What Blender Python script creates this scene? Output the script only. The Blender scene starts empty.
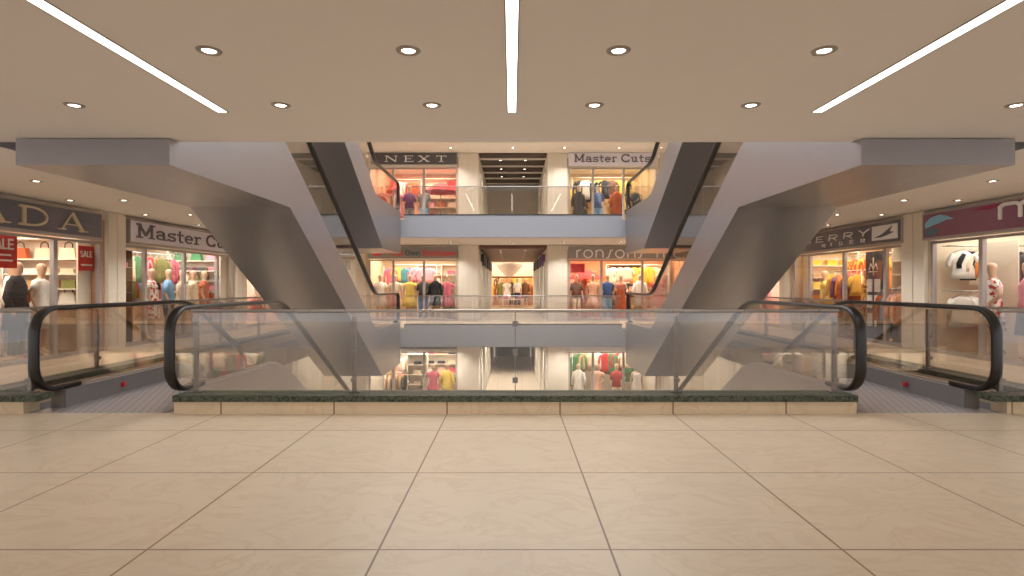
import bpy, bmesh, math, random
from mathutils import Vector, Matrix
PI = math.pi
sc = bpy.context.scene
COL = sc.collection
rnd = random.Random(7)

# ------------------------------------------------------------------ measures
CAM_Z = 1.37
FL = 566.0                      # focal length in pixels of the 1024 px wide frame
F = 3.52                        # floor to floor
ZC = 2.90                       # ceiling height
YE = 6.06                       # near slab edge
YF = 18.2                       # far slab edge
YS = 21.65                      # far shopfronts
XS = 8.5                        # side shopfronts
XV = 5.7                        # side edge of the void
EX = 4.40                      # escalator axis
T30 = math.tan(math.radians(30))

# ------------------------------------------------------------------ materials
def lin(c):
    c = c / 255.0
    return c / 12.92 if c <= 0.04045 else ((c + 0.055) / 1.055) ** 2.4
def rgb(r, g, b): return (lin(r), lin(g), lin(b), 1.0)
MATS = {}
def new_mat(name):
    m = bpy.data.materials.new(name); m.use_nodes = True
    nt = m.node_tree
    return m, nt, nt.nodes['Principled BSDF'], nt.nodes['Material Output']
def math_node(nt, op, a, b=None):
    n = nt.nodes.new('ShaderNodeMath'); n.operation = op
    for i, v in enumerate((a, b)):
        if v is None: continue
        if isinstance(v, (int, float)): n.inputs[i].default_value = v
        else: nt.links.new(v, n.inputs[i])
    return n.outputs[0]
def mix_col(nt, fac, a, b):
    n = nt.nodes.new('ShaderNodeMix'); n.data_type = 'RGBA'
    for sock, v in ((n.inputs[0], fac), (n.inputs[6], a), (n.inputs[7], b)):
        if isinstance(v, (int, float, tuple)): sock.default_value = v
        else: nt.links.new(v, sock)
    return n.outputs[2]
def simple(name, col, rough=0.6, metal=0.0, var=0.08, scale=14.0, spec=0.5, coords='Object'):
    if name in MATS: return MATS[name]
    m, nt, p, out = new_mat(name)
    tc = nt.nodes.new('ShaderNodeTexCoord')
    nz = nt.nodes.new('ShaderNodeTexNoise'); nz.inputs['Scale'].default_value = scale; nz.inputs['Detail'].default_value = 3
    nt.links.new(tc.outputs[coords], nz.inputs['Vector'])
    c = rgb(*col)
    d = tuple(x * (1 - var) for x in c[:3]) + (1,)
    l = tuple(min(1, x * (1 + var)) for x in c[:3]) + (1,)
    nt.links.new(mix_col(nt, nz.outputs['Fac'], d, l), p.inputs['Base Color'])
    p.inputs['Roughness'].default_value = rough; p.inputs['Metallic'].default_value = metal
    p.inputs['Specular IOR Level'].default_value = spec
    MATS[name] = m
    return m
def emit(name, col, strength):
    if name in MATS: return MATS[name]
    m, nt, p, out = new_mat(name)
    p.inputs['Base Color'].default_value = rgb(*col)
    p.inputs['Emission Color'].default_value = rgb(*col)
    p.inputs['Emission Strength'].default_value = strength
    MATS[name] = m
    return m
def marble(name, col, vein, joints=None, jx=0.475, jy=0.53, tile=1.2, joint_w=0.006, rough=0.32, only_x=False):
    m, nt, p, out = new_mat(name)
    g = nt.nodes.new('ShaderNodeNewGeometry')
    n1 = nt.nodes.new('ShaderNodeTexNoise'); n1.inputs['Scale'].default_value = 1.5; n1.inputs['Detail'].default_value = 7
    n1.inputs['Distortion'].default_value = 1.6; n1.inputs['Roughness'].default_value = 0.62
    mp = nt.nodes.new('ShaderNodeMapping'); mp.inputs['Rotation'].default_value = (0.3, 0.2, 0.6); mp.inputs['Scale'].default_value = (1.0, 1.7, 1.0)
    nt.links.new(g.outputs['Position'], mp.inputs['Vector'])
    nt.links.new(mp.outputs['Vector'], n1.inputs['Vector'])
    # thin veins where the noise crosses 0.5
    v = math_node(nt, 'ABSOLUTE', math_node(nt, 'SUBTRACT', n1.outputs['Fac'], 0.5))
    v = math_node(nt, 'SUBTRACT', 1.0, math_node(nt, 'MINIMUM', math_node(nt, 'MULTIPLY', v, 22.0), 1.0))
    n2 = nt.nodes.new('ShaderNodeTexNoise'); n2.inputs['Scale'].default_value = 3.0; n2.inputs['Detail'].default_value = 4
    nt.links.new(g.outputs['Position'], n2.inputs['Vector'])
    c = rgb(*col); vc = rgb(*vein)
    cl = tuple(min(1, x * 1.07) for x in c[:3]) + (1,); cd = tuple(x * 0.93 for x in c[:3]) + (1,)
    base = mix_col(nt, n2.outputs['Fac'], cd, cl)
    col_out = mix_col(nt, math_node(nt, 'MULTIPLY', v, math_node(nt, 'MULTIPLY', n2.outputs['Fac'], 0.5)), base, vc)
    if joints:
        sx = nt.nodes.new('ShaderNodeSeparateXYZ'); nt.links.new(g.outputs['Position'], sx.inputs[0])
        def line(sock, off):
            a = math_node(nt, 'MODULO', math_node(nt, 'ADD', sock, 240.0 - off + joint_w), tile)
            return math_node(nt, 'LESS_THAN', a, 2 * joint_w)
        f = line(sx.outputs['X'], jx)
        if not only_x: f = math_node(nt, 'MAXIMUM', f, line(sx.outputs['Y'], jy))
        col_out = mix_col(nt, f, col_out, rgb(*joints))
    nt.links.new(col_out, p.inputs['Base Color'])
    p.inputs['Roughness'].default_value = rough
    p.inputs['Specular IOR Level'].default_value = 0.35
    MATS[name] = m
    return m
def granite(name):
    m, nt, p, out = new_mat(name)
    g = nt.nodes.new('ShaderNodeNewGeometry')
    vo = nt.nodes.new('ShaderNodeTexVoronoi'); vo.inputs['Scale'].default_value = 55
    nt.links.new(g.outputs['Position'], vo.inputs['Vector'])
    n = nt.nodes.new('ShaderNodeTexNoise'); n.inputs['Scale'].default_value = 30; n.inputs['Detail'].default_value = 5
    nt.links.new(g.outputs['Position'], n.inputs['Vector'])
    r = nt.nodes.new('ShaderNodeValToRGB')
    r.color_ramp.elements[0].color = rgb(24, 27, 23); r.color_ramp.elements[0].position = 0.36
    r.color_ramp.elements[1].color = rgb(90, 94, 78); r.color_ramp.elements[1].position = 0.66
    nt.links.new(math_node(nt, 'ADD', math_node(nt, 'MULTIPLY', n.outputs['Fac'], 0.75), math_node(nt, 'MULTIPLY', vo.outputs['Distance'], 0.35)), r.inputs[0])
    nt.links.new(r.outputs[0], p.inputs['Base Color'])
    p.inputs['Roughness'].default_value = 0.45; p.inputs['Specular IOR Level'].default_value = 0.2
    MATS[name] = m
    return m
def steel(name, col, rough, metal=0.85):
    m, nt, p, out = new_mat(name)
    tc = nt.nodes.new('ShaderNodeTexCoord')
    mp = nt.nodes.new('ShaderNodeMapping'); mp.inputs['Scale'].default_value = (60, 1.2, 1.2)
    nt.links.new(tc.outputs['Object'], mp.inputs['Vector'])
    n = nt.nodes.new('ShaderNodeTexNoise'); n.inputs['Scale'].default_value = 2.0; n.inputs['Detail'].default_value = 3
    nt.links.new(mp.outputs[0], n.inputs['Vector'])
    c = rgb(*col)
    nt.links.new(mix_col(nt, n.outputs['Fac'], tuple(x * .94 for x in c[:3]) + (1,), tuple(min(1, x * 1.06) for x in c[:3]) + (1,)), p.inputs['Base Color'])
    mp2 = nt.nodes.new('ShaderNodeMapping'); mp2.inputs['Scale'].default_value = (3.2, 0.12, 0.12)
    nt.links.new(tc.outputs['Object'], mp2.inputs['Vector'])
    n2 = nt.nodes.new('ShaderNodeTexNoise'); n2.inputs['Scale'].default_value = 1.3; n2.inputs['Detail'].default_value = 2
    nt.links.new(mp2.outputs[0], n2.inputs['Vector'])
    nt.links.new(math_node(nt, 'ADD', math_node(nt, 'ADD', math_node(nt, 'MULTIPLY', n.outputs['Fac'], 0.1), rough - .13), math_node(nt, 'MULTIPLY', n2.outputs['Fac'], .16)), p.inputs['Roughness'])
    p.inputs['Metallic'].default_value = metal
    MATS[name] = m
    return m
def glass(name, tint, base=0.06, k=0.9, rough=0.0):
    m, nt, p, out = new_mat(name)
    nt.nodes.remove(p)
    t = nt.nodes.new('ShaderNodeBsdfTransparent'); t.inputs['Color'].default_value = tint
    gl = nt.nodes.new('ShaderNodeBsdfGlossy'); gl.inputs['Roughness'].default_value = rough
    gl.inputs['Color'].default_value = (0.95, 0.95, 0.95, 1)
    fr = nt.nodes.new('ShaderNodeLayerWeight'); fr.inputs['Blend'].default_value = 0.5
    f = math_node(nt, 'MINIMUM', math_node(nt, 'ADD', math_node(nt, 'MULTIPLY', math_node(nt, 'POWER', fr.outputs['Facing'], 4.0), k), base), 0.9)
    mx = nt.nodes.new('ShaderNodeMixShader')
    nt.links.new(f, mx.inputs[0]); nt.links.new(t.outputs[0], mx.inputs[1]); nt.links.new(gl.outputs[0], mx.inputs[2])
    nt.links.new(mx.outputs[0], out.inputs['Surface'])
    MATS[name] = m
    return m
def wood_ceiling(name, a, b, scale):
    m, nt, p, out = new_mat(name)
    g = nt.nodes.new('ShaderNodeNewGeometry')
    w = nt.nodes.new('ShaderNodeTexWave'); w.bands_direction = 'Y'; w.inputs['Scale'].default_value = scale; w.inputs['Distortion'].default_value = 0.6
    nt.links.new(g.outputs['Position'], w.inputs['Vector'])
    nt.links.new(mix_col(nt, w.outputs['Fac'], rgb(*a), rgb(*b)), p.inputs['Base Color'])
    p.inputs['Roughness'].default_value = 0.5
    MATS[name] = m
    return m
def lattice(name):
    m, nt, p, out = new_mat(name)
    g = nt.nodes.new('ShaderNodeNewGeometry')
    mp = nt.nodes.new('ShaderNodeMapping'); mp.inputs['Rotation'].default_value = (0, 0, PI / 4); mp.inputs['Scale'].default_value = (1, .42, 1)
    nt.links.new(g.outputs['Position'], mp.inputs['Vector'])
    sx = nt.nodes.new('ShaderNodeSeparateXYZ'); nt.links.new(mp.outputs[0], sx.inputs[0])
    def ln(s): return math_node(nt, 'LESS_THAN', math_node(nt, 'MODULO', math_node(nt, 'ADD', s, 100.0), 0.06), 0.013)
    f = math_node(nt, 'MAXIMUM', ln(sx.outputs['X']), ln(sx.outputs['Y']))
    nt.links.new(mix_col(nt, f, rgb(176, 168, 168), rgb(146, 138, 138)), p.inputs['Base Color'])
    p.inputs['Roughness'].default_value = 0.42; p.inputs['Metallic'].default_value = 0.35
    MATS[name] = m
    return m

M_CEIL = simple('ceiling_paint', (228, 220, 213), 0.9, var=0.02, scale=2)
M_FLOOR = marble('cream_marble_tiles', (205, 188, 165), (177, 149, 119), joints=(128, 104, 84))
M_KERB = marble('cream_marble_kerb', (214, 192, 160), (180, 148, 112), joints=(128, 104, 84), only_x=True, joint_w=0.008)
M_STONE = marble('cream_stone', (236, 227, 212), (214, 202, 184), rough=0.55)
M_GRANITE = granite('dark_green_granite')
M_FASCIA = simple('grey_fascia_paint', (146, 146, 153), 0.6, var=0.03, scale=1.5)
M_DARK = simple('dark_channel', (58, 54, 50), 0.5)
M_STEEL = steel('brushed_steel_cladding', (160, 157, 160), 0.33, 0.8)
M_STEEL2 = steel('brushed_steel_posts', (176, 168, 160), 0.3)
M_POST = steel('dark_steel_posts', (128, 121, 116), 0.35)
M_SKIRT = steel('grey_skirt_metal', (134, 130, 130), 0.45, 0.5)
M_RUBBER = simple('black_handrail_rubber', (30, 24, 20), 0.32, var=0.1, scale=5)
M_GLASS = glass('clear_balustrade_glass', (0.90, 0.875, 0.845, 1), base=0.08, k=0.7)
M_PANE = glass('shop_window_glass', (0.97, 0.97, 0.97, 1), base=0.02, k=0.4)
M_PLATE = lattice('lattice_floor_plate')
M_STEP = steel('step_aluminium', (110, 108, 106), 0.5, 0.6)
M_STRIP = emit('strip_light_white', (255, 250, 243), 5.0)
M_LAMP = emit('downlight_lamp', (255, 246, 230), 12.0)
M_TRIM = simple('downlight_trim', (150, 140, 130), 0.4)
M_RED = simple('red_button', (196, 24, 36), 0.4)
M_FRAME = simple('grey_window_frame', (172, 163, 158), 0.45, 0.1)
M_WOODC = wood_ceiling('brown_wood_ceiling', (104, 70, 54), (84, 54, 42), 3.0)
M_DARKC = wood_ceiling('dark_brown_ceiling', (72, 52, 42), (58, 40, 32), 2.0)
M_BEAM = simple('pale_ceiling_batten', (232, 224, 214), 0.6)
M_WHITE = simple('white_paint', (232, 226, 216), 0.6)
M_SIGNDARK = simple('charcoal_sign_board', (100, 97, 108), 0.5)
M_SIGNPALE = simple('pale_lilac_sign_board', (236, 230, 242), 0.5)
M_SIGNGREY = simple('grey_sign_board', (152, 144, 139), 0.5)
M_PURPLE = simple('plum_sign_board', (140, 94, 116), 0.5)

# ------------------------------------------------------------------ mesh helpers
class MB:
    def __init__(s): s.bm = bmesh.new(); s.mi = 0
    def box(s, x0, x1, y0, y1, z0, z1, mi=None, bevel=0.0):
        v = [s.bm.verts.new(c) for c in ((x0,y0,z0),(x1,y0,z0),(x1,y1,z0),(x0,y1,z0),(x0,y0,z1),(x1,y0,z1),(x1,y1,z1),(x0,y1,z1))]
        fs = [s.bm.faces.new([v[i] for i in q]) for q in ((3,2,1,0),(4,5,6,7),(0,1,5,4),(1,2,6,5),(2,3,7,6),(3,0,4,7))]
        k = s.mi if mi is None else mi
        if isinstance(k, tuple):            # (bottom, top, sides)
            fs[0].material_index = k[0]; fs[1].material_index = k[1]
            for f in fs[2:]: f.material_index = k[2]
        else:
            for f in fs: f.material_index = k
        if bevel:
            es = list({e for f in fs for e in f.edges})
            bmesh.ops.bevel(s.bm, geom=es, offset=bevel, segments=2, affect='EDGES', profile=0.6)
        return s
    def prism(s, pts, x0, x1, axis='x', mi=None):
        """closed outline extruded along an axis; pts are (y,z) for x, (x,z) for y, (x,y) for z"""
        def P(a, b, t): return {'x': (t, a, b), 'y': (a, t, b), 'z': (a, b, t)}[axis]
        A = [s.bm.verts.new(P(a, b, x0)) for a, b in pts]
        B = [s.bm.verts.new(P(a, b, x1)) for a, b in pts]
        n = len(pts); fs = [s.bm.faces.new(A), s.bm.faces.new(B[::-1])]
        for i in range(n): fs.append(s.bm.faces.new((A[i], B[i], B[(i+1) % n], A[(i+1) % n])))
        for f in fs: f.material_index = s.mi if mi is None else mi
        return s
    def ribbon(s, path, t, x0, x1, mi=None):
        """sheet of thickness t (to the left of the path) following a (y,z) path, spanning x0..x1"""
        off = offset(path, t)
        return s.prism(list(path) + off[::-1], x0, x1, 'x', mi)
    def tube(s, pts, r, seg=8, mi=None, caps=True, r1=None):
        pts = [Vector(p) for p in pts]; rings = []; n = len(pts); up = None
        for i, p in enumerate(pts):
            d = (pts[min(i+1, n-1)] - pts[max(i-1, 0)]).normalized()
            if up is None:
                up = Vector((0, 0, 1)) if abs(d.z) < 0.9 else Vector((1, 0, 0))
            a = d.cross(up).normalized(); b = a.cross(d).normalized(); up = b
            rr = r if r1 is None else r + (r1 - r) * i / (n - 1)
            rings.append([s.bm.verts.new(p + a * math.cos(2*PI*j/seg) * rr + b * math.sin(2*PI*j/seg) * rr) for j in range(seg)])
        fs = []
        for i in range(n - 1):
            for j in range(seg):
                fs.append(s.bm.faces.new((rings[i][j], rings[i][(j+1) % seg], rings[i+1][(j+1) % seg], rings[i+1][j])))
        if caps: fs += [s.bm.faces.new(rings[0][::-1]), s.bm.faces.new(rings[-1])]
        for f in fs: f.material_index = s.mi if mi is None else mi; f.smooth = True
        return s
    def loft(s, rings, seg=14, mi=None, caps=True):
        """rings of (cx,cy,z,rx,ry)"""
        R = [[s.bm.verts.new((cx + rx * math.cos(2*PI*j/seg), cy + ry * math.sin(2*PI*j/seg), z)) for j in range(seg)] for cx, cy, z, rx, ry in rings]
        fs = []
        for i in range(len(R) - 1):
            for j in range(seg):
                fs.append(s.bm.faces.new((R[i][j], R[i][(j+1) % seg], R[i+1][(j+1) % seg], R[i+1][j])))
        if caps: fs += [s.bm.faces.new(R[0][::-1]), s.bm.faces.new(R[-1])]
        for f in fs: f.material_index = s.mi if mi is None else mi; f.smooth = True
        return s
    def sweep_yz(s, path, prof, x):
        """profile [(dx, dn)] swept along a (y,z) path at x"""
        n = len(path); rings = []
        for i in range(n):
            a = path[max(i-1, 0)]; b = path[min(i+1, n-1)]
            ty, tz = b[0]-a[0], b[1]-a[1]; L = math.hypot(ty, tz); ty /= L; tz /= L
            ny, nz = -tz, ty
            rings.append([s.bm.verts.new((x + dx, path[i][0] + ny*dn, path[i][1] + nz*dn)) for dx, dn in prof])
        m = len(prof)
        for i in range(n - 1):
            for j in range(m):
                f = s.bm.faces.new((rings[i][j], rings[i][(j+1) % m], rings[i+1][(j+1) % m], rings[i+1][j])); f.smooth = True
        s.bm.faces.new(rings[0][::-1]); s.bm.faces.new(rings[-1])
        return s
    def mesh(s, name, mats):
        bmesh.ops.recalc_face_normals(s.bm, faces=s.bm.faces)
        me = bpy.data.meshes.new(name); s.bm.to_mesh(me); s.bm.free()
        for m in (mats if isinstance(mats, (list, tuple)) else [mats]): me.materials.append(m)
        return me
    def build(s, name, mats, parent=None, loc=None, rz=0.0):
        o = bpy.data.objects.new(name, s.mesh(name, mats)); COL.objects.link(o)
        if parent: o.parent = parent
        if loc: o.location = loc
        o.rotation_euler = (0, 0, rz)
        return o
def offset(path, t):
    out = []
    n = len(path)
    for i in range(n):
        dirs = []
        if i > 0: dirs.append((path[i][0]-path[i-1][0], path[i][1]-path[i-1][1]))
        if i < n-1: dirs.append((path[i+1][0]-path[i][0], path[i+1][1]-path[i][1]))
        ns = []
        for dy, dz in dirs:
            L = math.hypot(dy, dz); ns.append((-dz/L, dy/L))
        if len(ns) == 1: out.append((path[i][0]+ns[0][0]*t, path[i][1]+ns[0][1]*t))
        else:
            sy, sz = ns[0][0]+ns[1][0], ns[0][1]+ns[1][1]
            d = 1 + ns[0][0]*ns[1][0] + ns[0][1]*ns[1][1]
            out.append((path[i][0]+sy/d*t, path[i][1]+sz/d*t))
    return out
def arc(cx, cy, r, a0, a1, n=8):
    return [(cx + r*math.cos(math.radians(a0+(a1-a0)*i/n)), cy + r*math.sin(math.radians(a0+(a1-a0)*i/n))) for i in range(n+1)]
def empty(name, loc=(0, 0, 0), rz=0.0):
    o = bpy.data.objects.new(name, None); COL.objects.link(o); o.location = loc; o.rotation_euler = (0, 0, rz)
    o.empty_display_size = 0.1
    return o
def tag(o, label, cat, group=None, kind=None):
    o['label'] = label; o['category'] = cat
    if group: o['group'] = group
    if kind: o['kind'] = kind
    return o
def struct(o, label=None):
    o['kind'] = 'structure'
    if label: o['label'] = label
    return o
KIDS = {}
def copy_tree(o, parent=None):
    c = o.copy(); COL.objects.link(c)
    if parent: c.parent = parent
    for ch in o.children: copy_tree(ch, c)
    return c
ORD = ['first', 'second', 'third', 'fourth', 'fifth', 'sixth', 'seventh', 'eighth', 'ninth', 'tenth', 'eleventh', 'twelfth', 'thirteenth', 'fourteenth', 'fifteenth', 'sixteenth', 'seventeenth', 'eighteenth', 'nineteenth', 'twentieth']

# ------------------------------------------------------------------ setting: slabs, floors, ceilings
def slab_boxes(near=True):
    b = [(-XS, -XV, YE, YF), (XV, XS, YE, YF), (-XS, XS, YF, YS)]
    if near: b.insert(0, (-12, 12, -9, YE))
    return b
for k in (0, 1, 2):
    z = k * F
    mb = MB()
    for x0, x1, y0, y1 in slab_boxes(): mb.box(x0, x1, y0, y1, z - 0.05, z)
    struct(mb.build('floor', M_FLOOR), ('cream marble tiled floor of the storey in front of the camera', 'cream marble tiled floor one storey up', 'cream marble tiled floor two storeys up')[k])
    mb = MB()
    for x0, x1, y0, y1 in slab_boxes():      # the slab runs on over the shop walls
        if x0 == -XS: x0 -= .35
        if x1 == XS: x1 += .35
        if y1 == YS: y1 += .35
        mb.box(x0, x1, y0, y1, z - (F - ZC), z - 0.05, (0, 0, 1))
    struct(mb.build('ceiling', [M_CEIL, M_FASCIA]), ('ceiling under the near floor', 'plain warm white ceiling overhead', 'plain warm white ceiling of the storey above')[k])
# lowest floor, with two pits for the escalator feet
zl = -F
mb = MB()
for x0, x1, y0, y1 in ((-12, 12, -9, 13.4), (-12, -5.2, 13.4, 18.15), (-3.5, 3.5, 13.4, 18.15), (5.2, 12, 13.4, 18.15), (-12, 12, 18.15, 24.7)):
    mb.box(x0, x1, y0, y1, zl - 0.3, zl)
mb.box(-1.30, 1.30, 24.7, 39.0, zl - 0.3, zl)
struct(mb.build('floor', M_FLOOR), 'cream marble tiled floor of the storey below')
# upstand and dark channel on the far slab edge
n_trim = 0
for k in (0, 1):
    n_trim += 1
    z = k * F
    mb = MB(); mb.box(-3.5, 3.5, YF - 0.02, YF + 0.06, z - (F - ZC), z + 0.085)
    t = struct(mb.build('trim_%d' % n_trim, M_FASCIA), ('grey fascia along the far edge of this floor', 'grey fascia along the far edge of the floor above')[k])
    mb = MB(); mb.box(-3.5, 3.5, YF - 0.03, YF + 0.07, z + 0.085, z + 0.125)
    mb.build('channel', M_DARK, t)

# ------------------------------------------------------------------ kerbs
def kerb(name, x0, x1, y0, y1, cop, label):
    o = MB().box(x0, x1, y0, y1, 0.0, 0.13).build(name, M_KERB)
    struct(o, label)
    c0, c1, d0, d1 = cop
    MB().box(c0, c1, d0, d1, 0.131, 0.20, bevel=0.008).build('coping', M_GRANITE, o)
kerb('trim_3', -3.625, 3.625, 6.01, 6.30, (-3.63, 3.63, 5.985, 6.31), 'cream marble kerb with dark granite coping between the escalators')
for s, nm in ((-1, 'trim_4'), (1, 'trim_5')):
    a, b = sorted((s * 5.225, s * 6.02)); c, d = sorted((s * 5.07, s * 6.03))
    kerb(nm, a, b, 6.01, 6.22, (c, d, 5.985, 6.225), 'short cream kerb beside the %s escalator entrance' % ('left' if s < 0 else 'right'))
    a, b = sorted((s * 5.72, s * 6.02)); c, d = sorted((s * 5.70, s * 6.03))
    kerb('trim_%d' % (6 if s < 0 else 7), a, b, 6.24, YF + 0.3, (c, d, 6.23, YF + 0.31), 'kerb with granite coping along the %s walkway' % ('left' if s < 0 else 'right'))

# ------------------------------------------------------------------ balustrades
def balustrade(label, loc, rz, L, joints, posts, height, z0, clamps=(), rail_r=0.018, steel_posts=True):
    """local x along the run, glass in the xz plane, origin at the left end"""
    root = tag(empty('glass_balustrade', loc, rz), label, 'balustrade')
    cuts = [0.0] + list(joints) + [L]
    for a, b in zip(cuts[:-1], cuts[1:]):
        MB().box(a + 0.006, b - 0.006, -0.006, 0.006, z0, height - 0.02).build('glass_panel', M_GLASS, root)
    MB().tube([(0, 0, height), (L, 0, height)], rail_r, 10).build('top_rail', M_STEEL2, root)
    for p in posts:
        m = MB().box(p - 0.022, p + 0.022, 0.012, 0.05, z0, height - 0.06, bevel=0.004)
        m.box(p - 0.06, p + 0.06, 0.008, 0.075, z0, z0 + 0.012)
        o = m.build('post', M_POST, root)
        for zz in (z0 + 0.14, (z0 + height) / 2, height - 0.14):
            MB().box(p - 0.028, p + 0.028, -0.014, 0.016, zz - 0.02, zz + 0.02).build('clamp', M_POST, o)
    for p in clamps:
        MB().box(p - 0.005, p + 0.005, -0.007, 0.007, z0, height - 0.02).build('joint_strip', M_POST, root)
        for zz in (z0 + 0.14, (z0 + height) / 2, height - 0.14):
            MB().box(p - 0.03, p + 0.03, -0.016, 0.016, zz - 0.03, zz + 0.03, bevel=0.004).build('clamp', M_POST, root)
    return root
balustrade('long glass balustrade on the granite kerb between the escalators', (-3.50, 6.13, 0), 0, 7.0, (1.75, 3.5, 5.25), (0.03, 1.75, 5.25, 6.97), 1.09, 0.201, clamps=(3.5,))
for s in (-1, 1):
    sd = 'left' if s < 0 else 'right'
    balustrade('short glass balustrade beside the %s escalator entrance' % sd, (-5.98 if s < 0 else 5.24, 6.13, 0), 0, 0.74, (), ((0.71,) if s < 0 else (0.03,)), 1.09, 0.201)
    balustrade('glass balustrade along the %s walkway over the void' % sd, (s * 5.86, 6.28, 0), PI / 2, YF - 6.28, [1.7 * i for i in range(1, 7)], [1.7 * i for i in range(0, 8)], 1.09, 0.201)
for k in (0, 1):
    balustrade(('glass balustrade across the void at the far edge of this floor', 'glass balustrade at the far edge of the floor above')[k],
               (-3.45, YF + 0.02, k * F), 0, 6.9, [2.15, 3.45, 4.75], (), 1.02, 0.126, clamps=())

# ------------------------------------------------------------------ escalators
HX, WO, WI = 0.722, 0.80, 0.645      # handrail, outer face, inner skirt face (half widths)
def bend(p0, p1, p2, r, n=8):
    """round the corner p1 of the path with tangent length r"""
    def unit(a, b):
        d = (b[0]-a[0], b[1]-a[1]); L = math.hypot(*d); return d[0]/L, d[1]/L
    u = unit(p1, p0); v = unit(p1, p2)
    a = (p1[0]+u[0]*r, p1[1]+u[1]*r); b = (p1[0]+v[0]*r, p1[1]+v[1]*r)
    return [((1-t)**2*a[0]+2*t*(1-t)*p1[0]+t*t*b[0], (1-t)**2*a[1]+2*t*(1-t)*p1[1]+t*t*b[1]) for t in [i/n for i in range(n+1)]]
HR = 1.115
def handrail_path():
    r = 0.27
    top = [(6.62, 0.225), (6.02 + r, 0.225)] + arc(6.02 + r, 0.225 + r, r, 270, 180)[1:] + arc(6.02 + r, HR - r, r, 180, 90)
    b1 = bend((6.3, HR), (8.95, HR), (15.05, HR - F), 0.42)
    b2 = bend((8.95, HR), (15.05, HR - F), (17.9, HR - F), 0.42)
    e = 18.12; z = HR - F; r = 0.2
    end = arc(e - r, z - r, r, 90, 0) + [(e, z - 0.62)] + arc(e - r, 0.225 - F + r, r, 0, -90) + [(e - 0.5, 0.225 - F)]
    return top + b1 + b2 + end
SK = [(6.34, 0.2)] + bend((6.3, 0.2), (8.73, 0.2), (14.83, 0.2 - F), 0.35) + bend((8.73, 0.2), (14.83, 0.2 - F), (18, 0.2 - F), 0.35) + [(18.1, 0.2 - F)]
BOT = [(5.89, -0.90), (9.08, -0.90), (9.08 + (1.14 + F - 0.90) / T30, -F - 1.14), (18.1, -F - 1.14)]
def build_escalator():
    root = empty('escalator')
    outline = SK + [(18.1, -F - 1.14)] + BOT[::-1][1:] + [(5.89, -0.625), (6.065, -0.625), (6.065, -0.004), (6.34, -0.004)]
    for s in (-1, 1):
        a, b = sorted((s * WI, s * WO))
        MB().prism(outline, a, b).build('side_panel', M_STEEL, root)
        # dark skirt on the inner face along the steps
        sk = offset(SK, -0.002); lo = offset(SK, -0.24)
        a, b = sorted((s * WI, s * (WI - 0.012)))
        skirt = MB().prism(SK + lo[::-1], a, b).build('skirt', M_SKIRT, root)
        if s < 0:
            bt = MB().tube([(a + 0.012, 7.27, 0.095), (a + 0.03, 7.27, 0.095)], 0.034, 14).build('stop_button', M_RED, skirt)
            bt['label'] = 'red emergency stop button'
        path = handrail_path()
        prof = [(0.056*math.copysign(abs(math.cos(t))**0.6, math.cos(t)), 0.029*math.copysign(abs(math.sin(t))**0.7, math.sin(t))) for t in [2*PI*i/14 for i in range(14)]]
        hr = MB().sweep_yz(path, prof, s * HX).build('handrail', M_RUBBER, root)
        hr['label'] = 'black rubber handrail'
        inner = offset(path, -0.029)
        mid = [p for p in inner[2:-2]]
        low = [(6.36, 0.2)] + [p for p in SK[1:-1]] + [(17.95, 0.2 - F)]
        MB().prism(mid + low[::-1], s * HX - 0.006, s * HX + 0.006).build('glass_panel', M_GLASS, root)
        bead = MB()
        bead.ribbon(SK[:-1], 0.02, s * HX - 0.025, s * HX + 0.025)
        bead.build('glass_clamp_rail', M_STEEL2, root)
    sof = [(5.89, -0.63)] + BOT + [(18.1, -F - 0.02)]
    MB().ribbon(sof, 0.03, -WI, WI).build('soffit', M_STEEL, root)
    MB().box(-WI + 0.014, WI - 0.014, 6.065, 8.35, -0.06, -0.002).build('floor_plate', M_PLATE, root)
    MB().box(-WI + 0.014, WI - 0.014, 15.55, 18.09, -F - 0.06, -F - 0.002).build('floor_plate', M_PLATE, root)
    step_me = None
    run = 0.2 / T30
    for i in range(-1, 19):
        y = 8.75 + run * i; z = -0.2 * max(i, 0) if i < 17 else -F
        z = max(z, -F)
        if step_me is None:
            m = MB().box(-0.6, 0.6, 0, run - 0.004, -0.05, 0)
            m.prism([(run - 0.006, -0.001), (run - 0.02, -0.2), (run - 0.035, -0.2), (run - 0.03, -0.05)], -0.6, 0.6)
            for j in range(20): m.box(-0.58 + j * 0.06, -0.56 + j * 0.06, 0.0, run - 0.01, 0, 0.006)
            step_me = m.mesh('step', M_STEP)
        o = bpy.data.objects.new('step', step_me); COL.objects.link(o); o.parent = root; o.location = (0, y, z - 0.008)
    return root
ESC = {(0, -1): 'down escalator entered from the near floor beside the left kerb',
       (0, 1): 'down escalator entered from the near floor beside the right kerb',
       (1, -1): 'steel escalator overhead at left, running from the storey above to this floor',
       (1, 1): 'steel escalator overhead at right, running from the storey above to this floor',
       (2, -1): 'topmost steel escalator at left, landing on the far floor above',
       (2, 1): 'topmost steel escalator at right, landing on the far floor above'}
proto = build_escalator()
first = True
for (k, s), lab in ESC.items():
    if first: o = proto; first = False
    else: o = copy_tree(proto)
    o.location = (s * EX, 0, k * F)
    tag(o, lab, 'escalator', 'parallel escalators across the void')
    if s > 0:
        for ch in o.children:            # the stop button sits on the outer skirt of either side
            for g in list(ch.children): g.location.x = 2 * WI - 0.03
            if len(ch.children): 
                for g in list(ch.children): g.location.x = 2 * WI - 0.054

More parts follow.
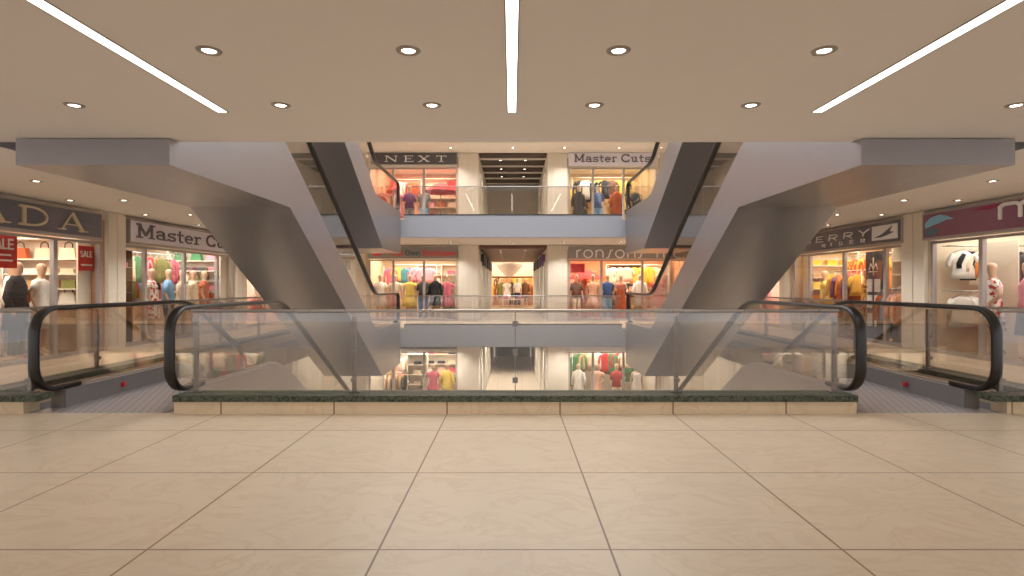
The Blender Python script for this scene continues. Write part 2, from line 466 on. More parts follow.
# ------------------------------------------------------------------ ceiling lights
def strip_light(x, w, y0, y1, z, label):
    root = tag(empty('strip_light', (x, (y0 + y1) / 2, z)), label, 'ceiling light', 'white linear ceiling lights')
    h = (y1 - y0) / 2
    MB().box(-w/2, w/2, -h, h, -0.004, -0.001).build('diffuser', M_STRIP, root)
    f = MB(); e = w/2 + 0.008
    f.box(-e, -w/2, -h - 0.008, h + 0.008, -0.006, -0.001); f.box(w/2, e, -h - 0.008, h + 0.008, -0.006, -0.001)
    f.box(-w/2, w/2, h, h + 0.008, -0.006, -0.001); f.box(-w/2, w/2, -h - 0.008, -h, -0.006, -0.001)
    f.build('housing', M_TRIM, root)
for k in (0, 1):
    for x, w, nm in ((-2.59, 0.085, 'left'), (-0.035, 0.068, 'middle'), (2.66, 0.085, 'right')):
        strip_light(x, w, -2.0, 5.0, ZC + k * F, '%s white strip light recessed in the ceiling %s' % (nm, ('overhead', 'of the storey above')[k]))
DL = None
def downlight(x, y, z, label, group, spot=0.0, rr=0.08):
    global DL
    if DL is None:
        DL = empty('downlight')
        m = MB(); pr = [(0.045, -0.002), (0.05, -0.010), (0.075, -0.008), (0.08, -0.001)]
        seg = 24
        R = [[m.bm.verts.new((r*math.cos(2*PI*j/seg), r*math.sin(2*PI*j/seg), zz)) for j in range(seg)] for r, zz in pr]
        for i in range(3):
            for j in range(seg): m.bm.faces.new((R[i][j], R[i][(j+1) % seg], R[i+1][(j+1) % seg], R[i+1][j])).smooth = True
        m.build('trim_ring', M_TRIM, DL)
        MB().loft([(0, 0, -0.006, 0.036, 0.036), (0, 0, -0.001, 0.044, 0.044)], 20).build('lamp', M_LAMP, DL)
        o = DL
    else: o = copy_tree(DL)
    o.location = (x, y, z)
    tag(o, label, 'downlight', group)
    if spot:
        L = bpy.data.lights.new('downlight_beam', 'SPOT'); L.energy = spot; L.spot_size = math.radians(125); L.spot_blend = 0.8
        L.color = (1, 0.98, 0.95); L.shadow_soft_size = 0.05
        lo = bpy.data.objects.new('downlight_beam', L); COL.objects.link(lo); lo.location = (x, y, z - 0.03)
SP = 26.0
g = 'downlights in the near ceiling'
for i, x in enumerate((-2.01, -0.71, 0.66, 2.00)):
    downlight(x, 3.69, ZC, 'round downlight, %s from the left in the ceiling row nearer the camera' % ORD[i], g, SP)
for i, x in enumerate((-3.755, -2.00, -0.715, 0.665, 1.995, 4.25)):
    downlight(x, 4.81, ZC, 'round downlight, %s from the left in the ceiling row nearer the void' % ORD[i], g, SP)
for s in (-1, 1):
    sd = 'left' if s < 0 else 'right'
    for i, y in enumerate((8.32, 10.2, 12.3, 14.4, 16.5)):
        for q, x in (('void', 7.03), ('shops', 8.0)):
            if q == 'shops' and i == 0: continue
            downlight(s * x, y, ZC, 'round downlight in %s walkway ceiling, %s from the camera, row near the %s' % (sd, ORD[i - (q == 'shops')], q), 'downlights over the side walkways', 190 if q == 'void' else 0)
for s in (-1, 1):  # unseen lamps added to brighten the lower floor and the escalator soffits
    for i, y in enumerate((8.3, 11.4, 14.5)):
        downlight(s * 7.1, y, -(F - ZC), 'unseen downlight added over the %s side of the storey below, %s from the camera' % ('left' if s < 0 else 'right', ORD[i]), 'unseen downlights added to light the storey below', 600)
for i, x in enumerate((-6, -2, 2, 6)):  # more unseen lamps added under the near slab, also to lift the soffits
    downlight(x, 3.8, -(F - ZC), 'unseen downlight added under the near floor, %s from the left' % ORD[i], 'unseen downlights added to light the storey below', 600)
for k in (-1, 0, 1):
    for r, (y, xs) in enumerate(((19.9, (-4.5, -2.2, -0.1, 1.8, 3.8, 6.2)), (20.8, (-6.3, -2.3, 0.0, 1.9, 3.9, 7.2)))):
        for i, x in enumerate(xs):
            downlight(x, y, ZC + k * F, 'round downlight over the %s far walkway, %s from left, %s row' % (('level', 'upper', 'lowest')[k], ORD[i], ('front', 'rear')[r]), 'downlights over the far walkways', (190 if k >= 0 else 300) if i % 2 == r else 0)

# ------------------------------------------------------------------ lettering (own stroke alphabets)
def circ(cx, cy, rx, ry, a0, a1, n=12):
    return [(cx + rx*math.cos(math.radians(a0+(a1-a0)*i/n)), cy + ry*math.sin(math.radians(a0+(a1-a0)*i/n))) for i in range(n+1)]
def serif(x, y, w=0.13): return ([(x - w, y), (x + w, y)], 0.05)
SERIF = {
 'N': (0.95, [([(.13, 0), (.13, 1)], .07), ([(.15, .97), (.80, .03)], .15), ([(.82, 0), (.82, 1)], .07), serif(.13, .975), serif(.13, .025), serif(.82, .975)]),
 'E': (0.80, [([(.18, 0), (.18, 1)], .15), ([(.05, .975), (.70, .975)], .06), ([(.18, .5), (.55, .5)], .06), ([(.05, .025), (.74, .025)], .06), ([(.68, .82), (.68, 1)], .06), ([(.72, 0), (.72, .2)], .06), ([(.54, .38), (.54, .62)], .05)]),
 'X': (0.92, [([(.14, 1), (.76, 0)], .16), ([(.76, 1), (.14, 0)], .07), serif(.14, .975), serif(.76, .975), serif(.14, .025), serif(.76, .025)]),
 'T': (0.85, [([(.42, 0), (.42, 1)], .15), ([(.04, .97), (.80, .97)], .07), ([(.06, .78), (.06, 1)], .06), ([(.78, .78), (.78, 1)], .06), serif(.42, .025, .17)]),
 'P': (0.78, [([(.18, 0), (.18, 1)], .16), ([(.05, .97), (.35, .97)] + circ(.36, .72, .28, .25, 90, -90) + [(.2, .47)], .08), serif(.18, .025, .17)]),
 'R': (0.90, [([(.18, 0), (.18, 1)], .16), ([(.05, .97), (.35, .97)] + circ(.36, .74, .26, .23, 90, -90) + [(.2, .51)], .08), ([(.42, .5), (.74, .04)], .15), serif(.18, .025, .16), serif(.76, .025, .1)]),
 'A': (0.98, [([(.14, 0), (.47, 1)], .06), ([(.46, 1), (.80, 0)], .17), ([(.26, .33), (.68, .33)], .06), serif(.14, .025), serif(.82, .025, .15)]),
 'D': (0.95, [([(.19, 0), (.19, 1)], .16), ([(.05, .97), (.38, .97)] + circ(.38, .5, .42, .47, 90, -90, 14) + [(.05, .03)], .09)]),
}
SERIF = {c: (wd, [(p, w * 1.25) for p, w in ss]) for c, (wd, ss) in SERIF.items()}
W = .165
def sl(x, y, w=.12): return ([(x - w, y), (x + w, y)], .11)
SLAB = {
 'M': (1.15, [([(.2, .0), (.2, .98)], W), ([(.18, .98), (.57, .2)], W), ([(.57, .2), (.96, .98)], W), ([(.94, .0), (.94, .98)], W), sl(.2, .055, .17), sl(.94, .055, .17), sl(.16, .945, .13), sl(.98, .945, .13)]),
 'C': (0.98, [(circ(.52, .5, .40, .44, 45, 315, 18), W), ([(.82, .66), (.82, .98)], .11), ([(.82, .02), (.82, .3)], .10)]),
 'a': (0.78, [(circ(.36, .22, .24, .16, 0, 360, 14), .12), ([(.12, .58)] + circ(.36, .46, .22, .18, 150, 0, 8) + [(.60, .05)], .12), ([(.56, .055), (.76, .055)], .11)]),
 's': (0.68, [(circ(.34, .475, .22, .13, 30, 270, 9) + circ(.34, .20, .24, .145, 90, -150, 9), .12), ([(.55, .5), (.55, .68)], .09), ([(.1, .02), (.1, .2)], .09)]),
 't': (0.56, [([(.24, .9), (.24, .18)] + circ(.38, .18, .14, .13, 180, 300, 6), .125), ([(.06, .6), (.50, .6)], .11)]),
 'e': (0.74, [([(.12, .34), (.62, .34)] + circ(.37, .33, .26, .28, 5, 315, 16), .12)]),
 'r': (0.62, [([(.22, 0), (.22, .64)], .13), (circ(.42, .42, .2, .2, 180, 45, 7), .12), sl(.22, .055, .16), sl(.16, .6, .1)]),
 'u': (0.80, [([(.2, .64), (.2, .25)] + circ(.37, .22, .17, .17, 180, 360, 8) + [(.54, .64)], .125), ([(.56, .64), (.56, .05)], .125), sl(.14, .6, .12), sl(.5, .6, .12), sl(.64, .055, .1)]),
}
M1 = .105
ROUND = {
 'r': (0.50, [([(.1, 0), (.1, .66)], M1), (circ(.36, .4, .26, .26, 180, 80, 7), M1)]),
 'o': (0.86, [(circ(.41, .33, .34, .33, 0, 360, 20), M1)]),
 'n': (0.80, [([(.1, 0), (.1, .66)], M1), ([(.1, .38)] + circ(.38, .38, .28, .28, 180, 0, 10) + [(.66, 0)], M1)]),
 's': (0.62, [([(.04, .0), (.2, .0)] + [(.40, .66)] + [(.56, .66)], M1)]),
 'i': (0.24, [([(.1, 0), (.1, .66)], M1)]),
 'c': (0.72, [(circ(.40, .33, .32, .33, 50, 310, 14), M1)]),
 '.': (0.3, [([(.1, .0), (.1, .1)], .1)]),
 'm': (1.5, [([(.1, 0), (.1, .66)], .16), ([(.1, .5)] + circ(.27, .5, .17, .2, 180, 90, 5) + circ(.52, .5, .2, .2, 90, 0, 5) + [(.72, 0)], .16), ([(.72, .5)] + circ(.9, .5, .18, .2, 180, 90, 5) + circ(1.14, .5, .2, .2, 90, 0, 5) + [(1.34, 0)], .16)]),
 ' ': (0.55, []),
}
B = .17
BOLD = {
 'B': (0.92, [([(.12, 0), (.12, 1)], B), ([(.1, .92), (.5, .92)] + circ(.52, .73, .22, .19, 90, -90, 7) + [(.12, .54)], .15), ([(.5, .5)] + circ(.54, .29, .24, .21, 90, -90, 7) + [(.1, .08)], .16)]),
 'E': (0.84, [([(.12, 0), (.12, 1)], B), ([(.12, .92), (.74, .92)], .16), ([(.12, .5), (.68, .5)], .15), ([(.12, .08), (.76, .08)], .16)]),
 'R': (0.94, [([(.12, 0), (.12, 1)], B), ([(.1, .92), (.54, .92)] + circ(.56, .68, .22, .24, 90, -90, 7) + [(.12, .44)], .16), ([(.42, .44), (.78, 0)], B)]),
 'Y': (0.90, [([(.06, 1), (.44, .45)], B), ([(.82, 1), (.44, .45)], B), ([(.44, .48), (.44, 0)], B)]),
 'I': (0.36, [([(.15, 0), (.15, 1)], B)]),
 'D': (0.92, [([(.12, 0), (.12, 1)], B), ([(.1, .92), (.4, .92)] + circ(.42, .5, .34, .42, 90, -90, 10) + [(.1, .08)], .16)]),
 'O': (0.98, [(circ(.46, .5, .36, .42, 0, 360, 18), B)]),
 'w': (0.98, [([(.05, .66), (.26, .06)], .15), ([(.26, .06), (.46, .62)], .14), ([(.46, .62), (.66, .06)], .14), ([(.66, .06), (.87, .66)], .15)]),
 'n': (0.74, [([(.12, 0), (.12, .68)], B), ([(.12, .4)] + circ(.36, .4, .22, .22, 170, 0, 8) + [(.58, 0)], .16)]),
 'o': (0.76, [(circ(.36, .33, .27, .28, 0, 360, 14), .16)]),
 'u': (0.74, [([(.12, .66), (.12, .28)] + circ(.34, .28, .22, .22, 180, 360, 8) + [(.56, .66)], .16), ([(.58, .66), (.58, 0)], .16)]),
 't': (0.52, [([(.2, .9), (.2, .16)] + circ(.32, .16, .12, .1, 180, 280, 4), .16), ([(.02, .6), (.44, .6)], .13)]),
 'i': (0.34, [([(.13, 0), (.13, .66)], .16), ([(.13, .8), (.13, .95)], .16)]),
 'q': (0.76, [(circ(.34, .33, .25, .28, 0, 360, 14), .16), ([(.58, .66), (.58, -.28)], .16)]),
 'e': (0.74, [([(.1, .34), (.6, .34)] + circ(.36, .33, .27, .28, 5, 310, 14), .15)]),
 's': (0.62, [(circ(.3, .48, .2, .14, 30, 270, 8) + circ(.3, .19, .22, .15, 90, -150, 8), .15)]),
 'Y ': (0, []),
 'r': (0.52, [([(.12, 0), (.12, .68)], .16), (circ(.36, .42, .22, .22, 175, 70, 6), .15)]),
 'S': (0.82, [(circ(.4, .72, .28, .21, 25, 270, 10) + circ(.4, .28, .3, .22, 90, -155, 10), .16)]),
 'A': (0.9, [([(.06, 0), (.43, 1)], B), ([(.43, 1), (.80, 0)], B), ([(.2, .3), (.66, .3)], .14)]),
 'L': (0.72, [([(.12, 0), (.12, 1)], B), ([(.12, .08), (.66, .08)], .16)]),
 ' ': (0.42, []),
}
BOLDX = {c: (wd, [(p, w * .8) for p, w in ss]) for c, (wd, ss) in BOLD.items()}
def text_width(t, font, sx, gap): return sum(font[c][0] * sx + gap for c in t) - gap
def strokes(mb, t, font, x, z, h, sx=1.0, gap=0.0, depth=0.03, y=0.0, mi=0, slant=0.0):
    """writes t in the xz plane facing -y, baseline z, cap height h; letter widths scaled by sx"""
    for ch in t:
        wd, ss = font[ch]
        for j, (pts, w) in enumerate(ss):
            P = [(x + (px * sx + slant * pz) * h, z + pz * h) for px, pz in pts]
            half = w * h / 2
            d0 = y - depth - 0.0006 * j
            closed = len(P) > 3 and math.dist(P[0], P[-1]) < 1e-4
            n = len(P); A = []; Bb = []
            for i in range(n):
                if closed: a, b = P[(i - 1) % (n - 1)], P[(i + 1) % (n - 1)] if i < n - 1 else P[1]
                else: a, b = P[max(i-1, 0)], P[min(i+1, n-1)]
                tx, tz = b[0]-a[0], b[1]-a[1]; L = math.hypot(tx, tz) or 1
                nx, nz = -tz/L, tx/L
                A.append((P[i][0]+nx*half, P[i][1]+nz*half)); Bb.append((P[i][0]-nx*half, P[i][1]-nz*half))
            f0 = [(mb.bm.verts.new((a[0], d0, a[1])), mb.bm.verts.new((b[0], d0, b[1]))) for a, b in zip(A, Bb)]
            f1 = [(mb.bm.verts.new((a[0], y, a[1])), mb.bm.verts.new((b[0], y, b[1]))) for a, b in zip(A, Bb)]
            fs = []
            for i in range(n - 1):
                fs.append(mb.bm.faces.new((f0[i][0], f0[i+1][0], f0[i+1][1], f0[i][1])))
                fs.append(mb.bm.faces.new((f0[i][0], f1[i][0], f1[i+1][0], f0[i+1][0])))
                fs.append(mb.bm.faces.new((f0[i][1], f0[i+1][1], f1[i+1][1], f1[i][1])))
            for e in (0, n - 1): fs.append(mb.bm.faces.new((f0[e][0], f0[e][1], f1[e][1], f1[e][0])))
            for f in fs: f.material_index = mi
        x += wd * sx * h + gap
    return x

# ------------------------------------------------------------------ fabric colours
FAB = {n: simple('fabric_' + n.replace(' ', '_'), c, 0.85, var=0.16, scale=18) for n, c in {
 'white': (236, 230, 220), 'cream': (232, 214, 180), 'tan': (196, 158, 112), 'brown': (116, 78, 54), 'black': (36, 33, 34), 'charcoal': (76, 74, 78),
 'grey': (150, 146, 144), 'red': (190, 44, 40), 'rust': (182, 88, 46), 'orange': (232, 140, 52), 'mustard': (220, 172, 54), 'yellow': (240, 208, 92),
 'olive': (128, 126, 66), 'green': (74, 130, 84), 'teal': (58, 122, 128), 'light blue': (134, 178, 214), 'blue': (66, 100, 160), 'navy': (46, 52, 86),
 'purple': (120, 72, 120), 'pink': (228, 150, 160), 'rose': (206, 96, 116), 'peach': (240, 188, 158)}.items()}
def floral(name, base, spot):
    m, nt, p, out = new_mat(name)
    tc = nt.nodes.new('ShaderNodeTexCoord')
    vo = nt.nodes.new('ShaderNodeTexNoise'); vo.inputs['Scale'].default_value = 14; vo.inputs['Detail'].default_value = 1
    nt.links.new(tc.outputs['Object'], vo.inputs['Vector'])
    r = nt.nodes.new('ShaderNodeValToRGB'); r.color_ramp.interpolation = 'CONSTANT'
    r.color_ramp.elements[0].color = rgb(*base); r.color_ramp.elements[1].color = rgb(*spot); r.color_ramp.elements[1].position = 0.54
    nt.links.new(vo.outputs['Fac'], r.inputs[0]); nt.links.new(r.outputs[0], p.inputs['Base Color'])
    p.inputs['Roughness'].default_value = 0.85
    return m
FAB['red floral'] = floral('fabric_red_floral', (242, 232, 222), (196, 62, 58))
FAB['gold floral'] = floral('fabric_gold_floral', (226, 160, 60), (128, 60, 44))
M_SKIN = simple('mannequin_shell', (208, 172, 142), 0.5, var=0.03)
M_SKIND = simple('mannequin_dark_shell', (88, 78, 72), 0.4, var=0.03)
M_SHELF = simple('pale_shelf_laminate', (232, 220, 200), 0.5, var=0.04)
M_SHELFD = simple('dark_shelf_wood', (110, 82, 62), 0.5, var=0.1)
M_RAIL = steel('chrome_rail', (196, 192, 188), 0.25)
M_CARD = simple('white_card', (238, 232, 224), 0.7, var=0.02)

# ------------------------------------------------------------------ shop goods (meshes shared between copies)
ME = {}
def garment_mesh(kind):
    if kind in ME: return ME[kind]
    m = MB()
    L = {'shirt': 0.66, 'dress': 1.12, 'jacket': 0.78, 'trousers': 1.0, 'blouse': 0.58}[kind]
    if kind == 'trousers':
        for s in (-1, 1):
            m.loft([(s*.10, 0, -.12-L, .085, .035), (s*.10, 0, -.12-L*.5, .09, .04), (s*.08, 0, -.36, .10, .05), (s*.07, 0, -.12, .09, .03)], 10)
        m.loft([(0, 0, -.2, .165, .045), (0, 0, -.1, .16, .03)], 12)
    else:
        hem = {'shirt': .22, 'dress': .34, 'jacket': .25, 'blouse': .24}[kind]
        m.loft([(0, 0, -.12-L, hem, .07), (.012, 0, -.12-L*.75, hem*.9, .062), (0, 0, -.12-L*.45, .19, .058), (0, 0, -.30, .205, .06), (0, 0, -.17, .20, .05), (0, 0, -.12, .13, .042), (0, 0, -.085, .055, .036)], 18)
        if kind != 'dress':
            sl_ = .52 if kind in ('shirt', 'jacket') else .28
            for s in (-1, 1):
                m.tube([(s*.17, 0, -.15), (s*.235, -.01, -.26), (s*.27, -.015, -.18-sl_*.6), (s*.27, -.02, -.17-sl_)], .056, 8, r1=.042)
        if kind == 'jacket':
            m.prism([(-.02, -.16), (.02, -.16), (.01, -.55)], -.075, -.06, 'y')
    ME[kind] = m.mesh(kind, FAB['white'])
    return ME[kind]
def setmat(o, *ms):
    for i, m in enumerate(ms):
        o.material_slots[i].link = 'OBJECT'; o.material_slots[i].material = m
def mk(name, mesh, M, u, v, w, rz=0.0, sc_=None, parent=None):
    o = bpy.data.objects.new(name, mesh); COL.objects.link(o)
    if parent: o.parent = parent; o.location = (u, v, w); o.rotation_euler = (0, 0, rz)
    else:
        o.location = M @ Vector((u, v, w)); o.rotation_euler = (0, 0, M.to_euler().z + rz)
    if sc_: o.scale = sc_
    return o
def mb_at(mb, name, mats, M, u=0, v=0, w=0, rz=0.0):
    return mk(name, mb.mesh(name, mats), M, u, v, w, rz)
def root_at(name, M, u, v, w, rz=0.0): return mk(name, None, M, u, v, w, rz)
def hanger_mesh():
    if 'hanger' not in ME:
        m = MB().tube([(0, 0, 0.0), (.015, 0, .015), (.0, 0, .03), (-.016, 0, .012)], .004, 5)
        m.tube([(0, 0, 0), (0, 0, -.06), (-.19, 0, -.14)], .006, 5); m.tube([(0, 0, -.06), (.19, 0, -.14)], .006, 5)
        ME['hanger'] = m.mesh('hanger', M_RAIL)
    return ME['hanger']

def skin_body(pose):
    key = 'body_' + pose
    if key in ME: return ME[key]
    if pose == 'stand': arms = [[(.235, .03, 1.12), (.245, -.05, .90), (.245, -.08, .80)], [(-.235, .03, 1.12), (-.245, -.05, .90), (-.245, -.08, .80)]]
    elif pose == 'hip': arms = [[(.30, .05, 1.16), (.17, -.08, 1.02), (.13, -.10, .98)], [(-.235, .02, 1.12), (-.25, -.06, .90), (-.25, -.09, .80)]]
    else: arms = [[(.25, .0, 1.14), (.22, -.2, 1.08), (.2, -.27, 1.08)], [(-.26, .03, 1.13), (-.30, -.08, .92), (-.30, -.12, .83)]]
    V = [((0, 0, .95), .125), ((0, .0, 1.12), .105), ((0, 0, 1.32), .125), ((0, 0, 1.46), .06), ((0, -.01, 1.53), .052), ((0, -.025, 1.62), .085), ((0, -.015, 1.70), .098), ((0, -.005, 1.77), .06)]
    E = [(0, 1), (1, 2), (2, 3), (3, 4), (4, 5), (5, 6), (6, 7)]
    for s, ar in zip((1, -1), arms):
        i0 = len(V); V.append(((s*.17, 0, 1.40), .055)); E.append((2, i0))
        for j, p in enumerate(ar): V.append((p, (.042, .034, .03)[j])); E.append((len(V)-2, len(V)-1))
        i1 = len(V); V.append(((s*.09, 0, .86), .092)); E.append((0, i1))
        fw = -.06 if s > 0 and pose != 'stand' else .0
        for p, r in (((s*.10, -.01+fw, .48), .06), ((s*.105, .02+fw, .10), .042), ((s*.12, -.12+fw, .035), .035)):
            V.append((p, r)); E.append((len(V)-2, len(V)-1))
    me = bpy.data.meshes.new('skeleton'); me.from_pydata([v[0] for v in V], E, [])
    o = bpy.data.objects.new('skeleton', me); COL.objects.link(o)
    o.modifiers.new('skin', 'SKIN'); md = o.modifiers.new('sub', 'SUBSURF'); md.levels = 1
    lay = me.skin_vertices[0].data if me.skin_vertices else None
    if lay is None:
        bm = bmesh.new(); bm.from_mesh(me); bm.verts.layers.skin.verify(); bm.to_mesh(me); bm.free(); lay = me.skin_vertices[0].data
    for i, v in enumerate(V): lay[i].radius = (v[1], v[1]); lay[i].use_root = (i == 0)
    dg = bpy.context.evaluated_depsgraph_get(); dg.update()
    res = bpy.data.meshes.new_from_object(o.evaluated_get(dg))
    bpy.data.objects.remove(o); bpy.data.meshes.remove(me)
    for p in res.polygons: p.use_smooth = True
    res.materials.clear(); res.materials.append(M_SKIN); res.name = 'body'
    ME[key] = res
    return res
def cloth_mesh(kind):
    key = 'cl_' + kind
    if key in ME: return ME[key]
    m = MB()
    if kind == 'dress':
        m.loft([(0, 0, .52, .29, .22), (.01, 0, .7, .245, .185), (0, 0, .95, .185, .15), (0, 0, 1.12, .145, .128), (0, 0, 1.32, .185, .145), (0, 0, 1.42, .17, .10), (0, 0, 1.47, .075, .07)], 18)
        for s in (-1, 1): m.tube([(s*.15, 0, 1.41), (s*.22, .01, 1.26)], .075, 8)
    elif kind == 'gown':
        m.loft([(0, .04, .03, .36, .30), (0, .02, .4, .27, .24), (0, 0, .95, .185, .15), (0, 0, 1.12, .145, .128), (0, 0, 1.32, .178, .142), (0, 0, 1.40, .15, .10)], 18)
    elif kind == 'top':
        m.loft([(0, 0, .86, .20, .165), (0, 0, 1.12, .155, .135), (0, 0, 1.32, .188, .148), (0, 0, 1.42, .17, .10), (0, 0, 1.48, .072, .07)], 16)
        for s in (-1, 1): m.tube([(s*.15, 0, 1.41), (s*.235, .03, 1.14)], .07, 8, r1=.06)
    elif kind == 'coat':
        m.loft([(0, 0, .55, .25, .2), (0, 0, .86, .205, .17), (0, 0, 1.12, .17, .145), (0, 0, 1.32, .2, .155), (0, 0, 1.43, .18, .105), (0, 0, 1.52, .082, .08)], 16)
        for s in (-1, 1): m.tube([(s*.16, 0, 1.41), (s*.245, .03, 1.12), (s*.25, -.04, .92)], .078, 8, r1=.06)
    elif kind == 'legs':
        for s in (-1, 1): m.loft([(s*.11, .01, .09, .07, .075), (s*.10, -.02, .48, .085, .085), (s*.085, 0, .84, .115, .125)], 10)
        m.loft([(0, 0, .80, .195, .15), (0, 0, 1.0, .165, .135)], 14)
    elif kind == 'skirt':
        m.loft([(0, 0, .46, .25, .2), (0, 0, .8, .2, .17), (0, 0, 1.03, .155, .13)], 16)
    ME[key] = m.mesh(kind, FAB['white'])
    return ME[key]
def mannequin(M, u, v, rz, pose, outfit, label, group, w=0.0, shell=None, z_scale=1.0):
    r = tag(root_at('mannequin', M, u, v, w, rz), label, 'mannequin', group)
    mk('body', skin_body(pose), M, 0, 0, .02, parent=r)
    if shell: setmat(r.children[0], shell)
    for kind, colr in outfit:
        o = mk({'dress': 'dress', 'gown': 'gown', 'top': 'top', 'coat': 'coat', 'legs': 'trousers', 'skirt': 'skirt'}[kind], cloth_mesh(kind), M, 0, 0, .02, parent=r)
        setmat(o, FAB[colr]); o['label'] = '%s %s' % (colr, o.name.split('.')[0])
    if 'stand' not in ME: ME['stand'] = MB().loft([(0, 0, 0, .19, .19), (0, 0, .015, .185, .185)], 24).mesh('stand', M_RAIL)
    mk('stand', ME['stand'], M, 0, 0, 0, parent=r)
    return r
def rail(M, u, v, L, z, palette, kinds, where, shop, group, pitch=0.14, face=False, feet=True, hang=True, rz=0.0):
    r = tag(root_at('clothes_rail', M, u, v, 0, rz), 'metal clothes rail, %s, in %s' % (where, shop), 'clothes rail')
    MB().tube([(0, 0, z), (L, 0, z)], .014, 8).build('bar', M_RAIL, r)
    if feet:
        for x in (0.02, L - 0.02):
            m = MB().tube([(x, 0, .03), (x, 0, z)], .014, 8); m.tube([(x, -.25, .02), (x, .25, .02)], .014, 6)
            m.build('upright', M_RAIL, r)
    else:
        for x in (0.04, L - 0.04): MB().tube([(x, 0, z), (x, .17, z)], .01, 6).build('bracket', M_RAIL, r)
    x0 = 0.32 if face else 0.1
    n = int((L - 2 * x0) / pitch) + 1; Mr = M @ Matrix.Translation((u, v, 0)) @ Matrix.Rotation(rz, 4, 'Z')
    for i in range(n):
        kd = rnd.choice(kinds); c = rnd.choice(palette)
        o = mk(kd, garment_mesh(kd), Mr, x0 + i * pitch + rnd.uniform(-.02, .02), 0, z - 0.03, (0 if face else PI/2) + rnd.uniform(-.18, .18), (1, 1, rnd.uniform(.88, 1.08)))
        setmat(o, FAB[c])
        tag(o, '%s %s hanging %s on %s rail, %s' % (c, kd, ORD[i] if i < 20 else 'last', where, shop), 'garment', group)
        if hang: mk('hanger', hanger_mesh(), Mr, 0, 0, 0.025, parent=o)
def folded_mesh():
    if 'folded' not in ME:
        m = MB()
        for i in range(3): m.box(-.15 + .004*i, .15 - .005*i, -.13, .13 - .006*i, .034*i, .034*i + .032, bevel=.012)
        ME['folded'] = m.mesh('folded_clothes', FAB['white'])
    return ME['folded']
def bag_mesh():
    if 'bag' not in ME:
        ME['bag'] = MB().prism([(-.17, 0), (.17, 0), (.13, .22), (-.13, .22)], -.06, .06, 'y').mesh('handbag', FAB['brown'])
        ME['bag_handle'] = MB().tube([(-.08, 0, .21), (-.07, 0, .31), (0, 0, .35), (.07, 0, .31), (.08, 0, .21)], .01, 6).mesh('handle', FAB['black'])
    return ME['bag']
def box_mesh():
    if 'gbox' not in ME:
        m = MB().box(-.14, .14, -.1, .1, 0, .13); m.box(-.145, .145, -.105, .105, .13, .165)
        ME['gbox'] = m.mesh('gift_box', FAB['white'])
    return ME['gbox']
def vase_mesh():
    if 'vase' not in ME:
        ME['vase'] = MB().loft([(0, 0, 0, .05, .05), (0, 0, .06, .085, .085), (0, 0, .15, .08, .08), (0, 0, .22, .035, .035), (0, 0, .27, .05, .05)], 14).mesh('vase', FAB['white'])
    return ME['vase']
def shoe_mesh():
    if 'shoe' not in ME:
        m = MB()
        for s in (-1, 1): m.loft([(s*.06, 0, 0, .042, .13), (s*.06, .0, .04, .042, .13), (s*.06, .04, .07, .038, .085), (s*.06, .07, .11, .034, .045)], 12)
        ME['shoe'] = m.mesh('shoes', FAB['black'])
    return ME['shoe']
GOODS = {'folded clothes': ('folded_clothes', folded_mesh, .36), 'handbag': ('handbag', bag_mesh, .42), 'box': ('gift_box', box_mesh, .36), 'vase': ('vase', vase_mesh, .27), 'pair of shoes': ('shoe_pair', shoe_mesh, .32)}
def shelf_unit(M, u, v, wd, levels, palette, goods, where, shop, group, dark=False, depth=.36, rz=0.0):
    r = tag(root_at('shelf_unit', M, u, v, 0, rz), '%s shelf unit, %s, in %s' % ('dark wood' if dark else 'pale', where, shop), 'shelves')
    mt = M_SHELFD if dark else M_SHELF
    top = levels[-1] + 0.42
    top = min(top, 2.5)
    for x in (-wd/2, wd/2 - .03): MB().box(x, x + .03, 0, depth, 0, top).build('side_panel', mt, r)
    MB().box(-wd/2 + .03, wd/2 - .03, depth - .02, depth, 0.02, top).build('back_panel', mt, r)
    MB().box(-wd/2 + .03, wd/2 - .03, 0.0, depth - .02, top - .03, top).build('top_panel', mt, r)
    Mr = M @ Matrix.Translation((u, v, 0)) @ Matrix.Rotation(rz, 4, 'Z')
    for li, z in enumerate(levels):
        MB().box(-wd/2 + .03, wd/2 - .03, 0.0, depth - .02, z - .025, z).build('shelf', mt, r)
        g = goods[li % len(goods)]
        nm, fn, pitch = GOODS[g]
        n = int((wd - .12) / pitch)
        for i in range(n):
            x = -wd/2 + .06 + ((wd - .12) / n) * (i + .5)
            c = rnd.choice(palette)
            o = mk(nm, fn(), Mr, x, depth*.45, z, rnd.uniform(-.08, .08)); setmat(o, FAB[c])
            if g == 'handbag': mk('handle', ME['bag_handle'], M, 0, 0, 0, parent=o)
            tag(o, '%s %s, %s on %s shelf, %s unit, %s' % (c, g, ORD[i], ORD[li], where, shop), g.replace('pair of ', ''), group)
def table(M, u, v, wd, palette, where, shop, group, h=.8):
    r = tag(root_at('display_table', M, u, v, 0), 'white display table, %s, in %s' % (where, shop), 'table')
    MB().box(-wd/2, wd/2, -.3, .3, h - .04, h, bevel=.006).build('tabletop', M_SHELF, r)
    for x in (-wd/2 + .05, wd/2 - .05):
        for y in (-.25, .25): MB().box(x - .025, x + .025, y - .025, y + .025, 0, h - .04).build('leg', M_SHELF, r)
    n = int(wd / .38)
    for i in range(n):
        c = rnd.choice(palette)
        o = mk('folded_clothes', folded_mesh(), M, u - wd/2 + (i + .5) * wd / n, v, h, rnd.uniform(-.1, .1), (1, 1, rnd.uniform(.9, 1.8))); setmat(o, FAB[c])
        tag(o, '%s folded clothes, %s on the %s display table in %s' % (c, ORD[i], where, shop), 'clothes', group)
